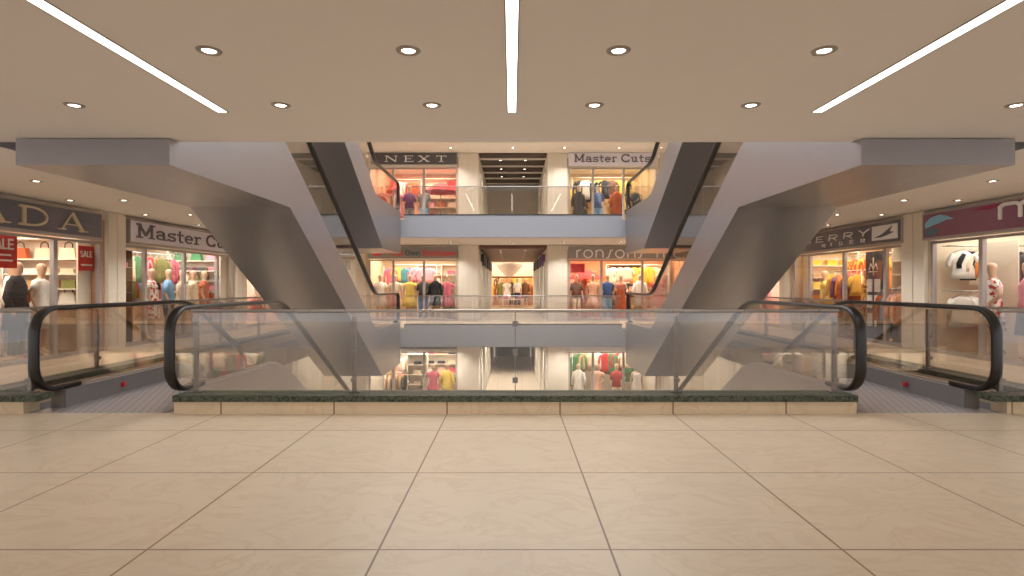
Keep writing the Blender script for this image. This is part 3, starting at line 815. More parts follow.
def parasol(M, u, v, label):
    r = tag(root_at('parasol', M, u, v, 0), label, 'parasol')
    MB().tube([(0, 0, 0.04), (0, 0, 2.0)], .02, 8).build('pole', M_RAIL, r)
    MB().loft([(0, 0, 0, .22, .22), (0, 0, .04, .18, .18)], 18).build('base', M_RAIL, r)
    m = MB(); seg = 8; R = []
    for rr, z in ((.78, 1.62), (.55, 1.78), (.28, 1.92), (.02, 2.02)):
        R.append([m.bm.verts.new((rr*math.cos(2*PI*j/seg), rr*math.sin(2*PI*j/seg), z)) for j in range(seg)])
    for i in range(3):
        for j in range(seg): m.bm.faces.new((R[i][j], R[i][(j+1) % seg], R[i+1][(j+1) % seg], R[i+1][j]))
    o = m.build('canopy', FAB['red'], r)
    md = o.modifiers.new('thick', 'SOLIDIFY'); md.thickness = .012
def poster(M, u, v, w, wd, ht, label, text=None, sub=None, mat=None, tcol=None, rz=0):
    r = tag(root_at('poster', M, u, v, w, rz), label, 'poster')
    MB().box(-wd/2, wd/2, 0, .012, 0, ht).build('panel', mat or FAB['red'], r)
    if text:
        h = wd * .3
        tw = text_width(text, BOLD, .82 * h, 0) if False else sum(BOLD[c][0] * .82 * h for c in text)
        x = -tw/2
        for ch in text:
            m = MB(); strokes(m, ch, BOLD, x, ht * .55, h, .82, 0, .006); m.build('letter', tcol or M_CARD, r); x += BOLD[ch][0] * .82 * h
        if sub:
            for j, (a, b, zz) in enumerate(sub): MB().box(a * wd, b * wd, -.004, 0, zz * ht, zz * ht + .03).build('underline', M_CARD, r)
    return r

# ------------------------------------------------------------------ shop shells and signs
NWIN = [0]
def shop_matrix(side, u0, z):
    if side == 'far': return Matrix.Translation((u0, YS, z))
    if side == 'left': return Matrix.Translation((-XS, u0, z)) @ Matrix.Rotation(PI/2, 4, 'Z')
    return Matrix.Translation((XS, u0, z)) @ Matrix.Rotation(-PI/2, 4, 'Z')
def shell(M, Wd, wall_col, power, light_col, depth=3.0, h=2.62, floor_col=(206, 180, 150)):
    wm = simple('shop_wall_%d_%d_%d' % wall_col, wall_col, 0.8, var=0.05, scale=3)
    m = MB(); m.box(0.02, Wd - .02, depth, depth + .1, 0, h + .1)
    struct(mb_at(m, 'wall_back', wm, M))
    for x0, x1, nm in ((-.08, .02, 'wall_left'), (Wd - .02, Wd + .08, 'wall_right')):
        struct(mb_at(MB().box(x0, x1, .03, depth + .1, 0, h + .1), nm, wm, M))
    struct(mb_at(MB().box(.02, Wd - .02, .16, depth, h, h + .1), 'ceiling', M_WHITE, M))
    struct(mb_at(MB().box(-.08, Wd + .08, 0.0, depth + .1, -.16, 0.0), 'floor', simple('shop_floor', floor_col, .4), M))
    L = bpy.data.lights.new('shop_light', 'AREA'); L.shape = 'RECTANGLE'; L.size = Wd - .5; L.size_y = depth - 1.0
    L.energy = power * 0.42; L.color = light_col
    o = bpy.data.objects.new('shop_light', L); COL.objects.link(o); o.location = M @ Vector((Wd/2, depth/2 - .2, h - .03)); o.rotation_euler = (0, 0, M.to_euler().z)
def window(M, Wd, mull, label, zt=2.26, z0=0.0, left=True):
    NWIN[0] += 1
    m = MB(); d0, d1 = .04, .12
    m.box(0, Wd, d0, d1, z0, z0 + .08); m.box(0, Wd, d0, d1, zt - .05, zt)
    for x in [0.0] + list(mull) + [Wd]:
        x = min(max(x, .045), Wd - .045); m.box(x - .045, x + .045, d0, d1, z0 + .08, zt - .05)
    o = struct(mb_at(m, 'window_%d' % NWIN[0], M_FRAME, M), label)
    p = MB().box(.02, Wd - .02, .075, .083, z0 + .08, zt - .05).build('pane', M_PANE, o)
    struct(mb_at(MB().box(0, Wd, .03, .16, zt + .02, 2.90), 'wall_front', M_STONE, M))
def sign(M, u0, u1, label, board, z0=2.33, z1=2.80, frame=True, th=.07):
    r = tag(root_at('shop_sign', M, u0, -.02, 0), label, 'sign')
    L = u1 - u0
    MB().box(0, L, -th, 0, z0, z1).build('board', board, r)
    if frame:
        m = MB(); m.box(-.025, L + .025, -th - .01, 0.04, z0 - .045, z0); m.box(-.025, L + .025, -th - .006, 0.04, z1, z1 + .03)
        m.box(-.025, 0, -th - .006, 0.04, z0, z1); m.box(L, L + .025, -th - .006, 0.04, z0, z1)
        m.build('frame', M_FRAME, r)
    return r, -th
def sign_text(r, y, parts):
    for nm, mat, items in parts:
        for t, font, x, z, h, sx, gap, sl_ in items:
            for ch in t:
                if ch != ' ':
                    m = MB(); strokes(m, ch, font, x, z, h, sx, 0, .03, y, 0, sl_); m.build('letter', mat, r)
                x += font[ch][0] * sx * h + gap

WARM = (1.0, .92, .80); NEUT = (1.0, .97, .92)
GARMS = ['shirt', 'dress', 'jacket', 'blouse', 'trousers']
M_LETPALE = simple('pale_gold_lettering', (206, 190, 160), .5)
M_LETGREY = simple('grey_lettering', (104, 96, 104), .5)
M_LETWHITE = simple('white_lettering', (252, 249, 246), .5)
M_LETRED = simple('red_lettering', (224, 70, 66), .5)
M_LETTEAL = simple('teal_lettering', (66, 92, 98), .5)

# ---- left, first shop (charcoal sign)
S = 'left charcoal-sign shop'; u0 = 6.9
M = shop_matrix('left', u0, 0)
shell(M, 4.86, (196, 156, 128), 460, WARM)
window(M, 4.86, (.8, 2.2, 3.65), 'shop window under the charcoal sign on the left wall')
r, y = sign(M, 0.0, 4.64, 'charcoal fascia sign with pale serif capitals on the left wall', M_SIGNDARK)
items = []
for ch, yc in zip('PRADA', (7.30, 8.18, 9.06, 9.92, 10.78)):
    items.append((ch, SERIF, yc - u0 - SERIF[ch][0]*.33*2.35/2, 2.405, .33, 2.35, 0, 0))
sign_text(r, y, [('lettering', M_LETPALE, items)])
g = 'goods in ' + S
pal = ['cream', 'white', 'peach', 'tan', 'white', 'pink', 'grey', 'rust', 'black', 'cream', 'olive']
rail(M, .4, 2.72, 3.7, 2.2, pal, ['dress', 'blouse', 'jacket'], 'rear wall', S, g, pitch=.25, face=True, feet=False)
rail(M, .9, 1.15, 2.9, 2.2, pal, ['blouse', 'shirt'], 'high front', S, g, pitch=.27, face=True)
rail(M, .5, 1.75, 1.6, 1.75, pal, ['shirt', 'dress', 'jacket'], 'near centre', S, g, pitch=.15)
rail(M, 2.35, 1.75, 1.6, 1.75, pal, ['shirt', 'blouse', 'jacket'], 'far centre', S, g, pitch=.14)
shelf_unit(M, 4.46, 1.05, 1.6, (.6, 1.0, 1.3, 1.6, 1.9), pal, ('folded clothes', 'handbag', 'box', 'folded clothes', 'handbag'), 'end wall', S, g, rz=-PI/2)
for i, (u, v, rz, p, of, lb) in enumerate([
  (.9, .75, .5, 'hip', [('dress', 'rust')], 'mannequin in a rust dress'),
  (2.30, .62, .5, 'stand', [('top', 'tan'), ('skirt', 'white')], 'mannequin in a tan top and white skirt'),
  (2.86, .80, .4, 'stand', [('top', 'peach'), ('legs', 'cream')], 'mannequin in a peach top and cream trousers'),
  (3.34, .50, .3, 'stand', [('coat', 'black'), ('legs', 'black')], 'mannequin in black coat close to the glass'),
  (3.92, .55, .3, 'stand', [('dress', 'white')], 'mannequin in a white dress beside the end frame'),
  (4.02, 1.2, .4, 'stand', [('coat', 'white'), ('legs', 'grey')], 'mannequin in a white coat and grey trousers')]):
    mannequin(M, u, v, rz, p, of, lb + ', ' + S, g)
poster(M, 2.68, .18, 1.66, .62, .58, 'large red sale poster in the window under the charcoal sign', 'SALE', ((-.35, .35, .2), (-.25, .3, .36)))
poster(M, 4.60, .18, 1.66, .42, .50, 'smaller red sale poster beside the window end frame, under charcoal sign', 'SALE', ((-.35, .35, .2),))

# ---- left, second shop (pale sign)
S = 'left pale-sign shop'; u0 = 12.37
M = shop_matrix('left', u0, 0)
shell(M, 4.95, (206, 184, 152), 500, NEUT)
window(M, 4.95, (.78, 2.36, 4.0), 'shop window under the pale sign on the left wall')
r, y = sign(M, 0.06, 4.9, 'pale lilac sign with grey slab lettering on the left wall', M_SIGNPALE)
sign_text(r, y, [('lettering', M_LETGREY, [('Master', SLAB, .16, 2.43, .32, 1.82, .0, 0), ('Cuts', SLAB, 3.02, 2.43, .32, 1.75, .0, 0)])])
g = 'goods in ' + S
pal = ['red', 'olive', 'cream', 'mustard', 'light blue', 'white', 'rose', 'charcoal', 'green', 'rust', 'black', 'pink', 'brown', 'tan']
LVL = (.55, .9, 1.2, 1.5, 1.8, 2.1)
MIXG = ('folded clothes', 'handbag', 'box', 'vase', 'folded clothes', 'handbag')
shelf_unit(M, .85, 2.62, 1.5, LVL, pal, MIXG, 'first rear', S, g, dark=True)
shelf_unit(M, 2.4, 2.62, 1.5, LVL, pal, MIXG[::-1], 'second rear', S, g)
rail(M, 3.25, 2.72, 1.5, 2.15, pal, GARMS, 'rear wall', S, g, pitch=.2, face=True, feet=False)
rail(M, 1.5, 1.1, 2.7, 2.2, pal, ['blouse', 'shirt', 'jacket'], 'high front', S, g, pitch=.26, face=True)
rail(M, .25, 1.6, 1.7, 1.72, pal, ['shirt', 'blouse', 'jacket', 'dress'], 'near centre', S, g, pitch=.12)
rail(M, 2.1, 1.6, 1.5, 1.72, pal, ['shirt', 'blouse', 'jacket', 'dress'], 'far centre', S, g, pitch=.12)
shelf_unit(M, 4.55, 1.05, 1.6, LVL, pal, MIXG, 'end wall', S, g, rz=-PI/2)
shelf_unit(M, .98, .62, .7, LVL[:5], pal, MIXG, 'window', S, g, dark=True, rz=.25)
for u, v, rz, p, of, lb in [
  (.42, .55, .4, 'stand', [('coat', 'olive'), ('legs', 'brown')], 'mannequin in an olive coat'),
  (1.85, .6, .4, 'stand', [('dress', 'red floral')], 'mannequin in a red and white floral dress'),
  (2.55, .6, .4, 'stand', [('top', 'light blue'), ('legs', 'navy')], 'mannequin in a light blue top and navy trousers'),
  (3.16, .6, .4, 'stand', [('gown', 'white')], 'mannequin in a long white gown'),
  (3.70, .6, .4, 'stand', [('dress', 'cream')], 'mannequin in a cream dress'),
  (4.27, .6, .4, 'stand', [('dress', 'rust')], 'mannequin in a rust dress')]:
    mannequin(M, u, v, rz, p, of, lb + ', ' + S, g)

# ---- right, first shop (plum sign): u runs from far to near
S = 'right plum-sign shop'; u0 = 11.62
M = shop_matrix('right', u0, 0)
shell(M, 4.86, (226, 208, 180), 360, NEUT)
window(M, 4.86, (1.26, 2.3, 3.7), 'shop window under the plum sign on the right wall')
r, y = sign(M, 0.0, 4.86, 'plum fascia sign with blue bird wing and white letter on the right wall', M_PURPLE)
m = MB()
m.prism([(.06, 2.62), (.2, 2.72), (.45, 2.76), (.62, 2.72), (.8, 2.64), (.62, 2.64), (.45, 2.60), (.25, 2.56), (.06, 2.52)], y - .012, y, 'y')
o = m.build('emblem', simple('sky_blue_paint', (140, 196, 224), .5), r)
m = MB(); m.prism([(.06, 2.50), (.25, 2.52), (.42, 2.46), (.36, 2.40), (.2, 2.36), (.06, 2.36)], y - .010, y, 'y')
m.build('emblem', simple('slate_teal_paint', (96, 126, 138), .5), r)
m = MB(); m.prism([(1.2, 2.74), (1.6, 2.70), (2.1, 2.77), (2.1, 2.79), (1.5, 2.775)], y - .010, y, 'y')
m.build('emblem', simple('magenta_paint', (150, 46, 90), .5), r)
sign_text(r, y, [('lettering', M_LETWHITE, [('m', ROUND, 1.78, 2.50, .36, 1.75, 0, 0)])])
g = 'goods in ' + S
pal = ['white', 'cream', 'pink', 'rose', 'light blue', 'black', 'peach', 'grey', 'red', 'charcoal']
rail(M, .75, 1.7, 1.0, 2.12, ['black', 'charcoal', 'cream', 'orange', 'pink', 'rust'], ['dress', 'shirt', 'jacket'], 'far upper', S, g, pitch=.2, face=True)
rail(M, .30, .16, 1.9, 2.15, ['black', 'charcoal', 'orange', 'cream', 'white'], ['shirt', 'blouse'], 'far end upper', S, g, pitch=.16, face=True, feet=False, rz=PI/2)
rail(M, .30, .16, 1.9, 1.25, ['pink', 'rose', 'red', 'white'], ['shirt', 'blouse', 'trousers'], 'far end lower', S, g, pitch=.17, face=True, feet=False, rz=PI/2)
rail(M, 1.0, 2.75, 3.6, 2.15, pal, GARMS, 'rear wall', S, g, pitch=.24, face=True, feet=False)
rail(M, 1.75, 1.9, 1.3, 1.72, pal, ['shirt', 'blouse', 'jacket'], 'far centre', S, g, pitch=.15)
rail(M, 3.2, 1.9, 1.3, 1.72, pal, ['shirt', 'blouse', 'dress'], 'near centre', S, g, pitch=.15)
poster(M, .84, .80, .0, .70, 2.2, 'tall cream display panel behind the floral dress, under the plum sign', mat=M_SHELF)
for u, v, rz, p, of, lb in [
  (1.06, .44, -.5, 'hip', [('dress', 'red floral')], 'mannequin in a red and white floral dress'),
  (1.62, .6, -.5, 'stand', [('top', 'pink'), ('skirt', 'black')], 'mannequin in a pink top and black skirt'),
  (2.2, .65, -.5, 'stand', [('top', 'light blue'), ('legs', 'white')], 'mannequin in a light blue top and white trousers'),
  (3.2, .6, -.5, 'stand', [('dress', 'charcoal')], 'mannequin in a charcoal dress')]:
    mannequin(M, u, v, rz, p, of, lb + ', ' + S, g)

# ---- right, second shop (charcoal sign with white emblem)
S = 'right charcoal-sign shop'; u0 = 17.25
M = shop_matrix('right', u0, 0)
shell(M, 4.9, (214, 180, 140), 460, WARM)
window(M, 4.9, (.92, 2.6, 4.22), 'shop window under the charcoal sign on the right wall')
r, y = sign(M, 0.06, 4.96, 'charcoal sign with white capitals and a grey bird emblem on the right wall', M_SIGNDARK)
it = []
for ch, uc in zip('BERRY', (.99, 1.64, 2.29, 2.96, 3.57)): it.append((ch, BOLDX, uc - BOLD[ch][0]*.16*3.3/2 + .02, 2.535, .16, 3.3, 0, .3))
for ch, uc in zip('RIDER', (1.90, 2.31, 2.70, 3.16, 3.60)): it.append((ch, BOLD, uc - .1, 2.39, .095, 2.0, 0, 0))
sign_text(r, y, [('lettering', M_LETWHITE, it)])
MB().box(3.92, 4.80, y - .012, y, 2.40, 2.73).build('emblem', M_LETWHITE, r)
m = MB(); m.prism([(4.0, 2.46), (4.3, 2.53), (4.64, 2.69), (4.56, 2.57), (4.70, 2.55), (4.46, 2.49), (4.25, 2.46)], y - .02, y - .012, 'y')
m.build('emblem', simple('slate_grey_paint', (92, 98, 110), .5), r)
g = 'goods in ' + S
pal = ['orange', 'mustard', 'yellow', 'rust', 'gold floral', 'purple', 'orange', 'mustard', 'tan']
rail(M, .15, 2.72, 2.6, 2.18, pal, ['dress', 'blouse', 'shirt'], 'rear upper', S, g, pitch=.2, face=True, feet=False)
rail(M, .55, 1.25, 2.6, 2.2, pal, ['blouse', 'shirt', 'dress'], 'high front', S, g, pitch=.26, face=True)
rail(M, .5, 1.9, 2.2, 2.05, pal, ['shirt', 'dress', 'blouse'], 'centre', S, g, pitch=.13)
rail(M, 1.2, .62, 1.25, 1.75, pal, ['shirt', 'blouse', 'dress'], 'window', S, g, pitch=.12)
shelf_unit(M, 3.45, 2.62, 1.3, (1.3, 1.62, 1.95), ['brown', 'tan', 'cream', 'rust', 'black'], ('handbag', 'box', 'folded clothes'), 'rear', S, g)
rail(M, 2.75, 1.35, .95, 1.35, ['orange', 'rust', 'peach', 'cream', 'pink', 'mustard'], ['shirt', 'dress'], 'lower', S, g, pitch=.12)
shelf_unit(M, 4.05, .62, .9, (.4, 1.3, 1.62, 1.95), ['brown', 'black', 'tan', 'white'], ('box', 'pair of shoes', 'handbag', 'vase'), 'side', S, g)
rail(M, 3.68, .34, .8, 1.28, ['light blue', 'blue', 'rust', 'peach', 'charcoal', 'pink'], ['trousers', 'shirt'], 'end', S, g, pitch=.1)
shelf_unit(M, .40, 1.05, 1.5, (.5, .9, 1.25, 1.6, 1.95), pal, ('folded clothes', 'box', 'handbag'), 'far end', S, g, rz=PI/2)
# dark panel with white crest and boxes
r = tag(root_at('display_stand', M, 3.24, .42, 0), 'dark display panel with white crest and pale squares in the ' + S, 'panel')
MB().box(-.32, .32, 0, .05, 0, 2.2).build('board', FAB['charcoal'], r)
m = MB()
for zz in (.35, .8, 1.2):
    for xx in (-.15, .15): m.box(xx - .1, xx + .1, -.02, 0, zz, zz + .32)
m.build('pale_square', M_CARD, r)
m = MB(); m.tube([(-.16, -.012, 1.75), (-.1, -.012, 1.9), (0, -.012, 1.75), (.1, -.012, 1.9), (.16, -.012, 1.75)], .014, 6); m.tube([(0, -.012, 1.6), (0, -.012, 2.05)], .014, 6); m.tube([(-.16, -.012, 1.7), (.16, -.012, 1.7)], .014, 6)
m.build('crest', M_CARD, r)
for u, v, rz, p, of, lb in [
  (.85, .55, -.6, 'stand', [('dress', 'yellow')], 'mannequin in a yellow dress'),
  (2.78, .55, -.6, 'stand', [('dress', 'gold floral')], 'mannequin in a gold patterned dress'),
  (2.3, 1.15, -.6, 'stand', [('dress', 'purple')], 'mannequin in a purple dress')]:
    mannequin(M, u, v, rz, p, of, lb + ', ' + S, g)

# ---- third side shops near the far corners
for side, u0, S in (('left', 18.0, 'corner shop past the left pillar'), ('right', 21.3, 'corner shop past the right pillar')):
    M = shop_matrix(side, u0, 0)
    shell(M, 3.3, (234, 196, 180), 330, WARM)
    window(M, 3.3, (1.6,), 'shop window at the far end of the %s wall' % side)
    g = 'goods in ' + S; pal = ['pink', 'rose', 'peach', 'white', 'red', 'cream']
    rail(M, .3, 2.4, 2.6, 1.9, pal, ['dress', 'blouse'], 'rear', S, g, pitch=.24, face=True, feet=False, hang=False)
    mannequin(M, .8, .7, .4 if side == 'left' else -.4, 'stand', [('dress', 'pink')], 'mannequin in a pink dress, ' + S, g)
    mannequin(M, 2.3, .7, .4 if side == 'left' else -.4, 'hip', [('top', 'white'), ('skirt', 'rose')], 'mannequin in a white top and rose skirt, ' + S, g)

# ------------------------------------------------------------------ facade walls and pillars
def pillar(x0, x1, y0, y1, z0, z1, label, axis):
    m = MB().box(x0, x1, y0, y1, z0, z1)
    o = struct(m.build('wall_front', M_STONE), label)
    # shadow grooves as thin proud strips either side of a recess
    return o
M_STONE2 = simple('cream_stone_strip', (228, 217, 200), .6, var=.04)
for s in (-1, 1):
    sd = 'left' if s < 0 else 'right'
    for y0, y1, i in ((11.80 if s < 0 else 11.645, 12.33, 1), (17.36, 17.96, 2), (21.36, 21.62, 3)):
        a, b = sorted((s * (XS - .04), s * (XS + .3)))
        o = pillar(a, b, y0, y1, 0, ZC, 'cream stone pillar between the shops on the %s wall' % sd, 'x')
        m = MB(); w = (y1 - y0)
        a, b = sorted((s * (XS - .055), s * (XS - .041)))
        for f0, f1 in ((.0, .47), (.50, 1.0)): m.box(a, b, y0 + w*f0, y0 + w*f1, .1, ZC - .02)
        m.build('panel', M_STONE2, o)
        # lower storey wall
    for k in (-1,):
        a, b = sorted((s * XS, s * (XS + .2)))
        struct(MB().box(a, b, YE, YS, -F, -(F - ZC)).build('wall_left' if s < 0 else 'wall_right', M_STONE), 'cream side wall of the storey below')
    a, b = sorted((s * XS, s * (XS + .2)))
    struct(MB().box(a, b, YE, YS, F, F + ZC).build('wall_left' if s < 0 else 'wall_right', M_STONE), 'cream side wall of the storey above')
def far_pillar(x0, x1, z, label):
    o = struct(MB().box(x0, x1, YS, YS + .3, z, z + ZC).build('wall_back', M_STONE), label)
    m = MB(); w = x1 - x0
    for f0, f1 in ((.0, .32), (.34, .66), (.68, 1.0)): m.box(x0 + w*f0, x0 + w*f1, YS - .02, YS - .001, z + .05, z + ZC - .02)
    m.build('panel', M_STONE2, o)
LV = {-1: 'storey below', 0: 'this storey', 1: 'storey above'}
for k in (-1, 0, 1):
    z = k * F
    for s in (-1, 1):
        xe = 6.75 if (k == 0 and s > 0) else 5.62
        a, b = sorted((s * 1.32, s * 2.08)); far_pillar(a, b, z, 'cream pillar at the %s of the far corridor on the %s' % ('left' if s < 0 else 'right', LV[k]))
        a, b = sorted((s * (xe + .02), s * (xe + .38))); far_pillar(a, b, z, 'cream pillar at the outer side of the far %s shop on the %s' % ('left' if s < 0 else 'right', LV[k]))
        # corner passage with dark ceiling
        x0, x1 = xe + .38, 8.42
        a, b = sorted((s * x0, s * x1))
        struct(MB().box(a, b, YS, YS + 5, z + 2.72, z + 2.9).build('ceiling', M_DARKC), 'dark ceiling of the corner passage, %s' % LV[k])
        struct(MB().box(a, b, YS + 5, YS + 5.2, z, z + 2.9).build('wall_back', M_STONE), 'end wall of the corner passage, %s' % LV[k])
        struct(MB().box(a, b, YS, YS + 5, z - .2, z).build('floor', M_FLOOR), 'floor of the corner passage, %s' % LV[k])
        a, b = sorted((s * x1, s * (x1 + .3))); struct(MB().box(a, b, YS, YS + 5, z, z + 2.9).build('wall_left' if s < 0 else 'wall_right', M_STONE), 'outer wall of the corner passage, %s' % LV[k])
        a, b = sorted((s * (xe + .1), s * x0)); struct(MB().box(a, b, YS + .31, YS + 5, z, z + 2.9).build('wall_left' if s < 0 else 'wall_right', M_STONE), 'inner wall of the corner passage, %s' % LV[k])
        for i, yy in enumerate((YS + 1.2, YS + 3.0)):
            a, b = sorted((s * x0, s * x1)); m = MB().box(a, b, yy, yy + .06, z + 2.69, z + 2.72)
            tag(m.build('batten', M_BEAM), 'pale ceiling batten, %s in the %s corner passage of the %s' % (ORD[i], 'left' if s < 0 else 'right', LV[k]), 'batten', 'battens across the corner passages')
        L = bpy.data.lights.new('passage_light', 'AREA'); L.shape = 'RECTANGLE'; L.size = 1.2; L.size_y = 3; L.energy = 90; L.color = NEUT
        o = bpy.data.objects.new('passage_light', L); COL.objects.link(o); o.location = (s * (x0 + x1) / 2, YS + 2.4, z + 2.66)

# ------------------------------------------------------------------ far shops
def far_shop(key, k, s, Wd, S, wall_col, power, lcol):
    u0 = 2.10 if s > 0 else -2.10 - Wd
    M = shop_matrix('far', u0, k * F)
    shell(M, Wd, wall_col, power, lcol, depth=2.8)
    window(M, Wd, [Wd * .28, Wd * .62], 'shop window of the %s' % S, zt=2.34)
    return M
# upper left: NEXT, upper right: MasterCuts ; repeated on the lowest storey
def next_sign(M, Wd, label):
    r, y = sign(M, .14, Wd - .04, label, simple('slate_sign_board', (88, 86, 88), .5), z0=2.46, z1=2.86, frame=False)
    L = Wd - .18
    it = []
    for ch, xc in zip('NEXT', (-.92, -.25, .33, .99)): it.append((ch, SERIF, L/2 + .06 + xc - SERIF[ch][0]*.225*2.3/2, 2.545, .225, 2.3, 0, 0))
    sign_text(r, y, [('lettering', M_LETWHITE, it)])
def cuts_sign(M, Wd, label):
    r, y = sign(M, .02, Wd - .02, label, M_SIGNPALE, z0=2.40, z1=2.88, frame=False)
    sign_text(r, y, [('lettering', M_LETGREY, [('Master', SLAB, .2, 2.53, .30, 1.22, .0, 0), ('Cuts', SLAB, 1.98, 2.53, .30, 1.28, .0, 0)])])
WN = 3.45
for k, up in ((1, 'upper'), (-1, 'lowest')):
    S = '%s far left shop' % up
    lo = k < 0
    M = far_shop('n', k, -1, WN, S, (232, 222, 204) if lo else (214, 168, 132), 360 if lo else 420, NEUT if lo else (1, .84, .68))
    next_sign(M, WN, 'dark sign with white serif capitals on the %s' % ('lowest storey' if lo else 'far upper storey'))
    g = 'goods in ' + S
    pal = ['white', 'cream', 'peach', 'rose', 'tan', 'black'] if lo else ['orange', 'red', 'rust', 'peach', 'pink', 'cream']
    rail(M, .2, 2.3, 1.5, 1.95, pal, ['dress', 'shirt'], 'rear', S, g, pitch=.26, face=True, feet=False, hang=False)
    shelf_unit(M, 2.5, 2.35, 1.5, (.35, .75, 1.15, 1.55, 1.95), pal, ('folded clothes', 'box', 'handbag'), 'rear', S, g)
    if lo:
        rail(M, .3, 1.2, 1.1, 1.35, pal, ['shirt', 'dress'], 'centre', S, g, pitch=.16, hang=False)
        shelf_unit(M, 1.72, 1.0, .8, (.5, .9, 1.3, 1.7), pal, ('box', 'folded clothes'), 'middle', S, g)
        mannequin(M, 2.4, .7, .1, 'stand', [('dress', 'rose')], 'mannequin in a rose dress, ' + S, g)
        mannequin(M, 2.95, .7, -.1, 'stand', [('coat', 'yellow')], 'mannequin in a yellow coat, ' + S, g)
    else:
        parasol(M, 2.62, 1.35, 'open red parasol display in the ' + S)
        mannequin(M, 1.45, .8, .3, 'hip', [('top', 'purple'), ('legs', 'grey')], 'mannequin in a purple top, ' + S, g)
        mannequin(M, .95, .7, .2, 'stand', [('dress', 'pink')], 'mannequin in a pink dress, ' + S, g)
        mannequin(M, 2.05, .7, -.2, 'stand', [('top', 'grey'), ('legs', 'light blue')], 'mannequin in a grey top and blue trousers, ' + S, g)
        mannequin(M, .4, .8, .2, 'reach', [('dress', 'red')], 'mannequin in a red dress, ' + S, g)
        rail(M, .15, 1.95, 1.6, 2.25, pal, ['blouse', 'shirt', 'jacket'], 'high', S, g, pitch=.3, face=True, hang=False)
        poster(M, 3.05, 2.3, 1.75, .6, .5, 'red poster on the rear wall of the ' + S)
    S = '%s far right shop' % up
    M = far_shop('m', k, 1, WN, S, (232, 218, 196) if lo else (206, 178, 130), 360 if lo else 400, NEUT if lo else (1, .88, .70))
    cuts_sign(M, WN, 'pale sign with grey slab lettering on the %s' % ('lowest storey' if lo else 'far upper storey'))
    g = 'goods in ' + S
    pal = ['white', 'cream', 'peach', 'tan', 'red', 'green'] if lo else ['yellow', 'black', 'brown', 'mustard', 'charcoal', 'rust', 'white']
    rail(M, .15, 2.2, 1.6, 2.0, pal, GARMS, 'rear', S, g, pitch=.24, face=True, feet=False, hang=False)
    rail(M, 1.9, 2.2, 1.4, 2.0, pal, ['jacket', 'dress'], 'side', S, g, pitch=.24, face=True, feet=False, hang=False)
    rail(M, .3, 1.4, 2.8, 2.22, pal, ['jacket', 'shirt', 'blouse'], 'high centre', S, g, pitch=.26, face=True, hang=False)
    ofs = ([('coat', 'white')], [('dress', 'peach')], [('top', 'red'), ('legs', 'cream')], [('gown', 'white')]) if lo else ([('coat', 'black'), ('legs', 'grey')], [('top', 'blue'), ('legs', 'light blue')], [('coat', 'rust')], [('top', 'charcoal'), ('legs', 'brown')])
    for i, (of, u) in enumerate(zip(ofs, (.5, 1.25, 2.0, 2.8))):
        mannequin(M, u, .75, rnd.uniform(-.4, .4), ('stand', 'hip', 'reach', 'stand')[i], of, 'mannequin in a %s %s, %s' % (of[0][1], of[0][0], S), g)
# middle left: Own Boutiques
S = 'middle far left shop'
M = far_shop('b', 0, -1, WN, S, (212, 184, 148), 430, (1, .90, .76))
r, y = sign(M, .02, WN - .02, 'grey sign with teal and red lettering on the far wall', M_SIGNGREY, z0=2.385, z1=2.82, frame=False)
m = MB(); m.prism(circ(.35, 2.57, .17, .09, 0, 345, 14), y - .02, y, 'y'); m.build('emblem', M_LETRED, r)
h = .215; xo = 1.42
sign_text(r, y, [('lettering', M_LETRED, [('Boutiques', BOLD, xo + .68, 2.49, h, .98, 0, 0), ('our', BOLD, xo - .47, 2.49, h, .98, 0, 0), ('Y', BOLD, xo - .66, 2.49, h, .9, 0, 0)]),
                 ('lettering', M_LETTEAL, [('Own', BOLD, xo, 2.49, h, 1.0, 0, 0)])])
g = 'goods in ' + S
pal = ['olive', 'cream', 'rose', 'mustard', 'tan', 'green', 'black', 'white', 'pink', 'teal']
rail(M, .15, 2.2, 1.3, 1.95, ['white', 'cream', 'tan', 'peach', 'yellow'], ['dress', 'blouse'], 'rear', S, g, pitch=.24, face=True, feet=False, hang=False)
shelf_unit(M, 2.05, 2.3, 1.1, (.4, .75, 1.1, 1.45, 1.8), pal, ('folded clothes', 'vase', 'box', 'handbag'), 'rear', S, g)
shelf_unit(M, 3.0, 1.6, .8, (.3, .65, 1.0, 1.4, 1.8), ['rose', 'pink', 'green', 'teal', 'white'], ('folded clothes', 'box', 'handbag'), 'corner', S, g)
rail(M, .25, 1.5, 2.2, 2.2, pal, ['blouse', 'shirt'], 'high centre', S, g, pitch=.26, face=True, hang=False)
for u, rz, p, of, lb in [(.34, .3, 'stand', [('dress', 'white')], 'mannequin in a white dress'), (.93, .1, 'stand', [('dress', 'cream')], 'mannequin in a cream dress'),
                         (1.50, .1, 'stand', [('dress', 'yellow')], 'mannequin in a pale yellow dress'), (2.02, -.1, 'stand', [('top', 'charcoal'), ('legs', 'blue')], 'mannequin in a charcoal top and blue jeans'),
                         (2.5, .0, 'stand', [('coat', 'black'), ('legs', 'tan')], 'mannequin in black coat and tan trousers'), (3.0, -.2, 'stand', [('dress', 'rose')], 'mannequin in a rose dress')]:
    mannequin(M, u, .6, rz, p, of, lb + ', ' + S, g)
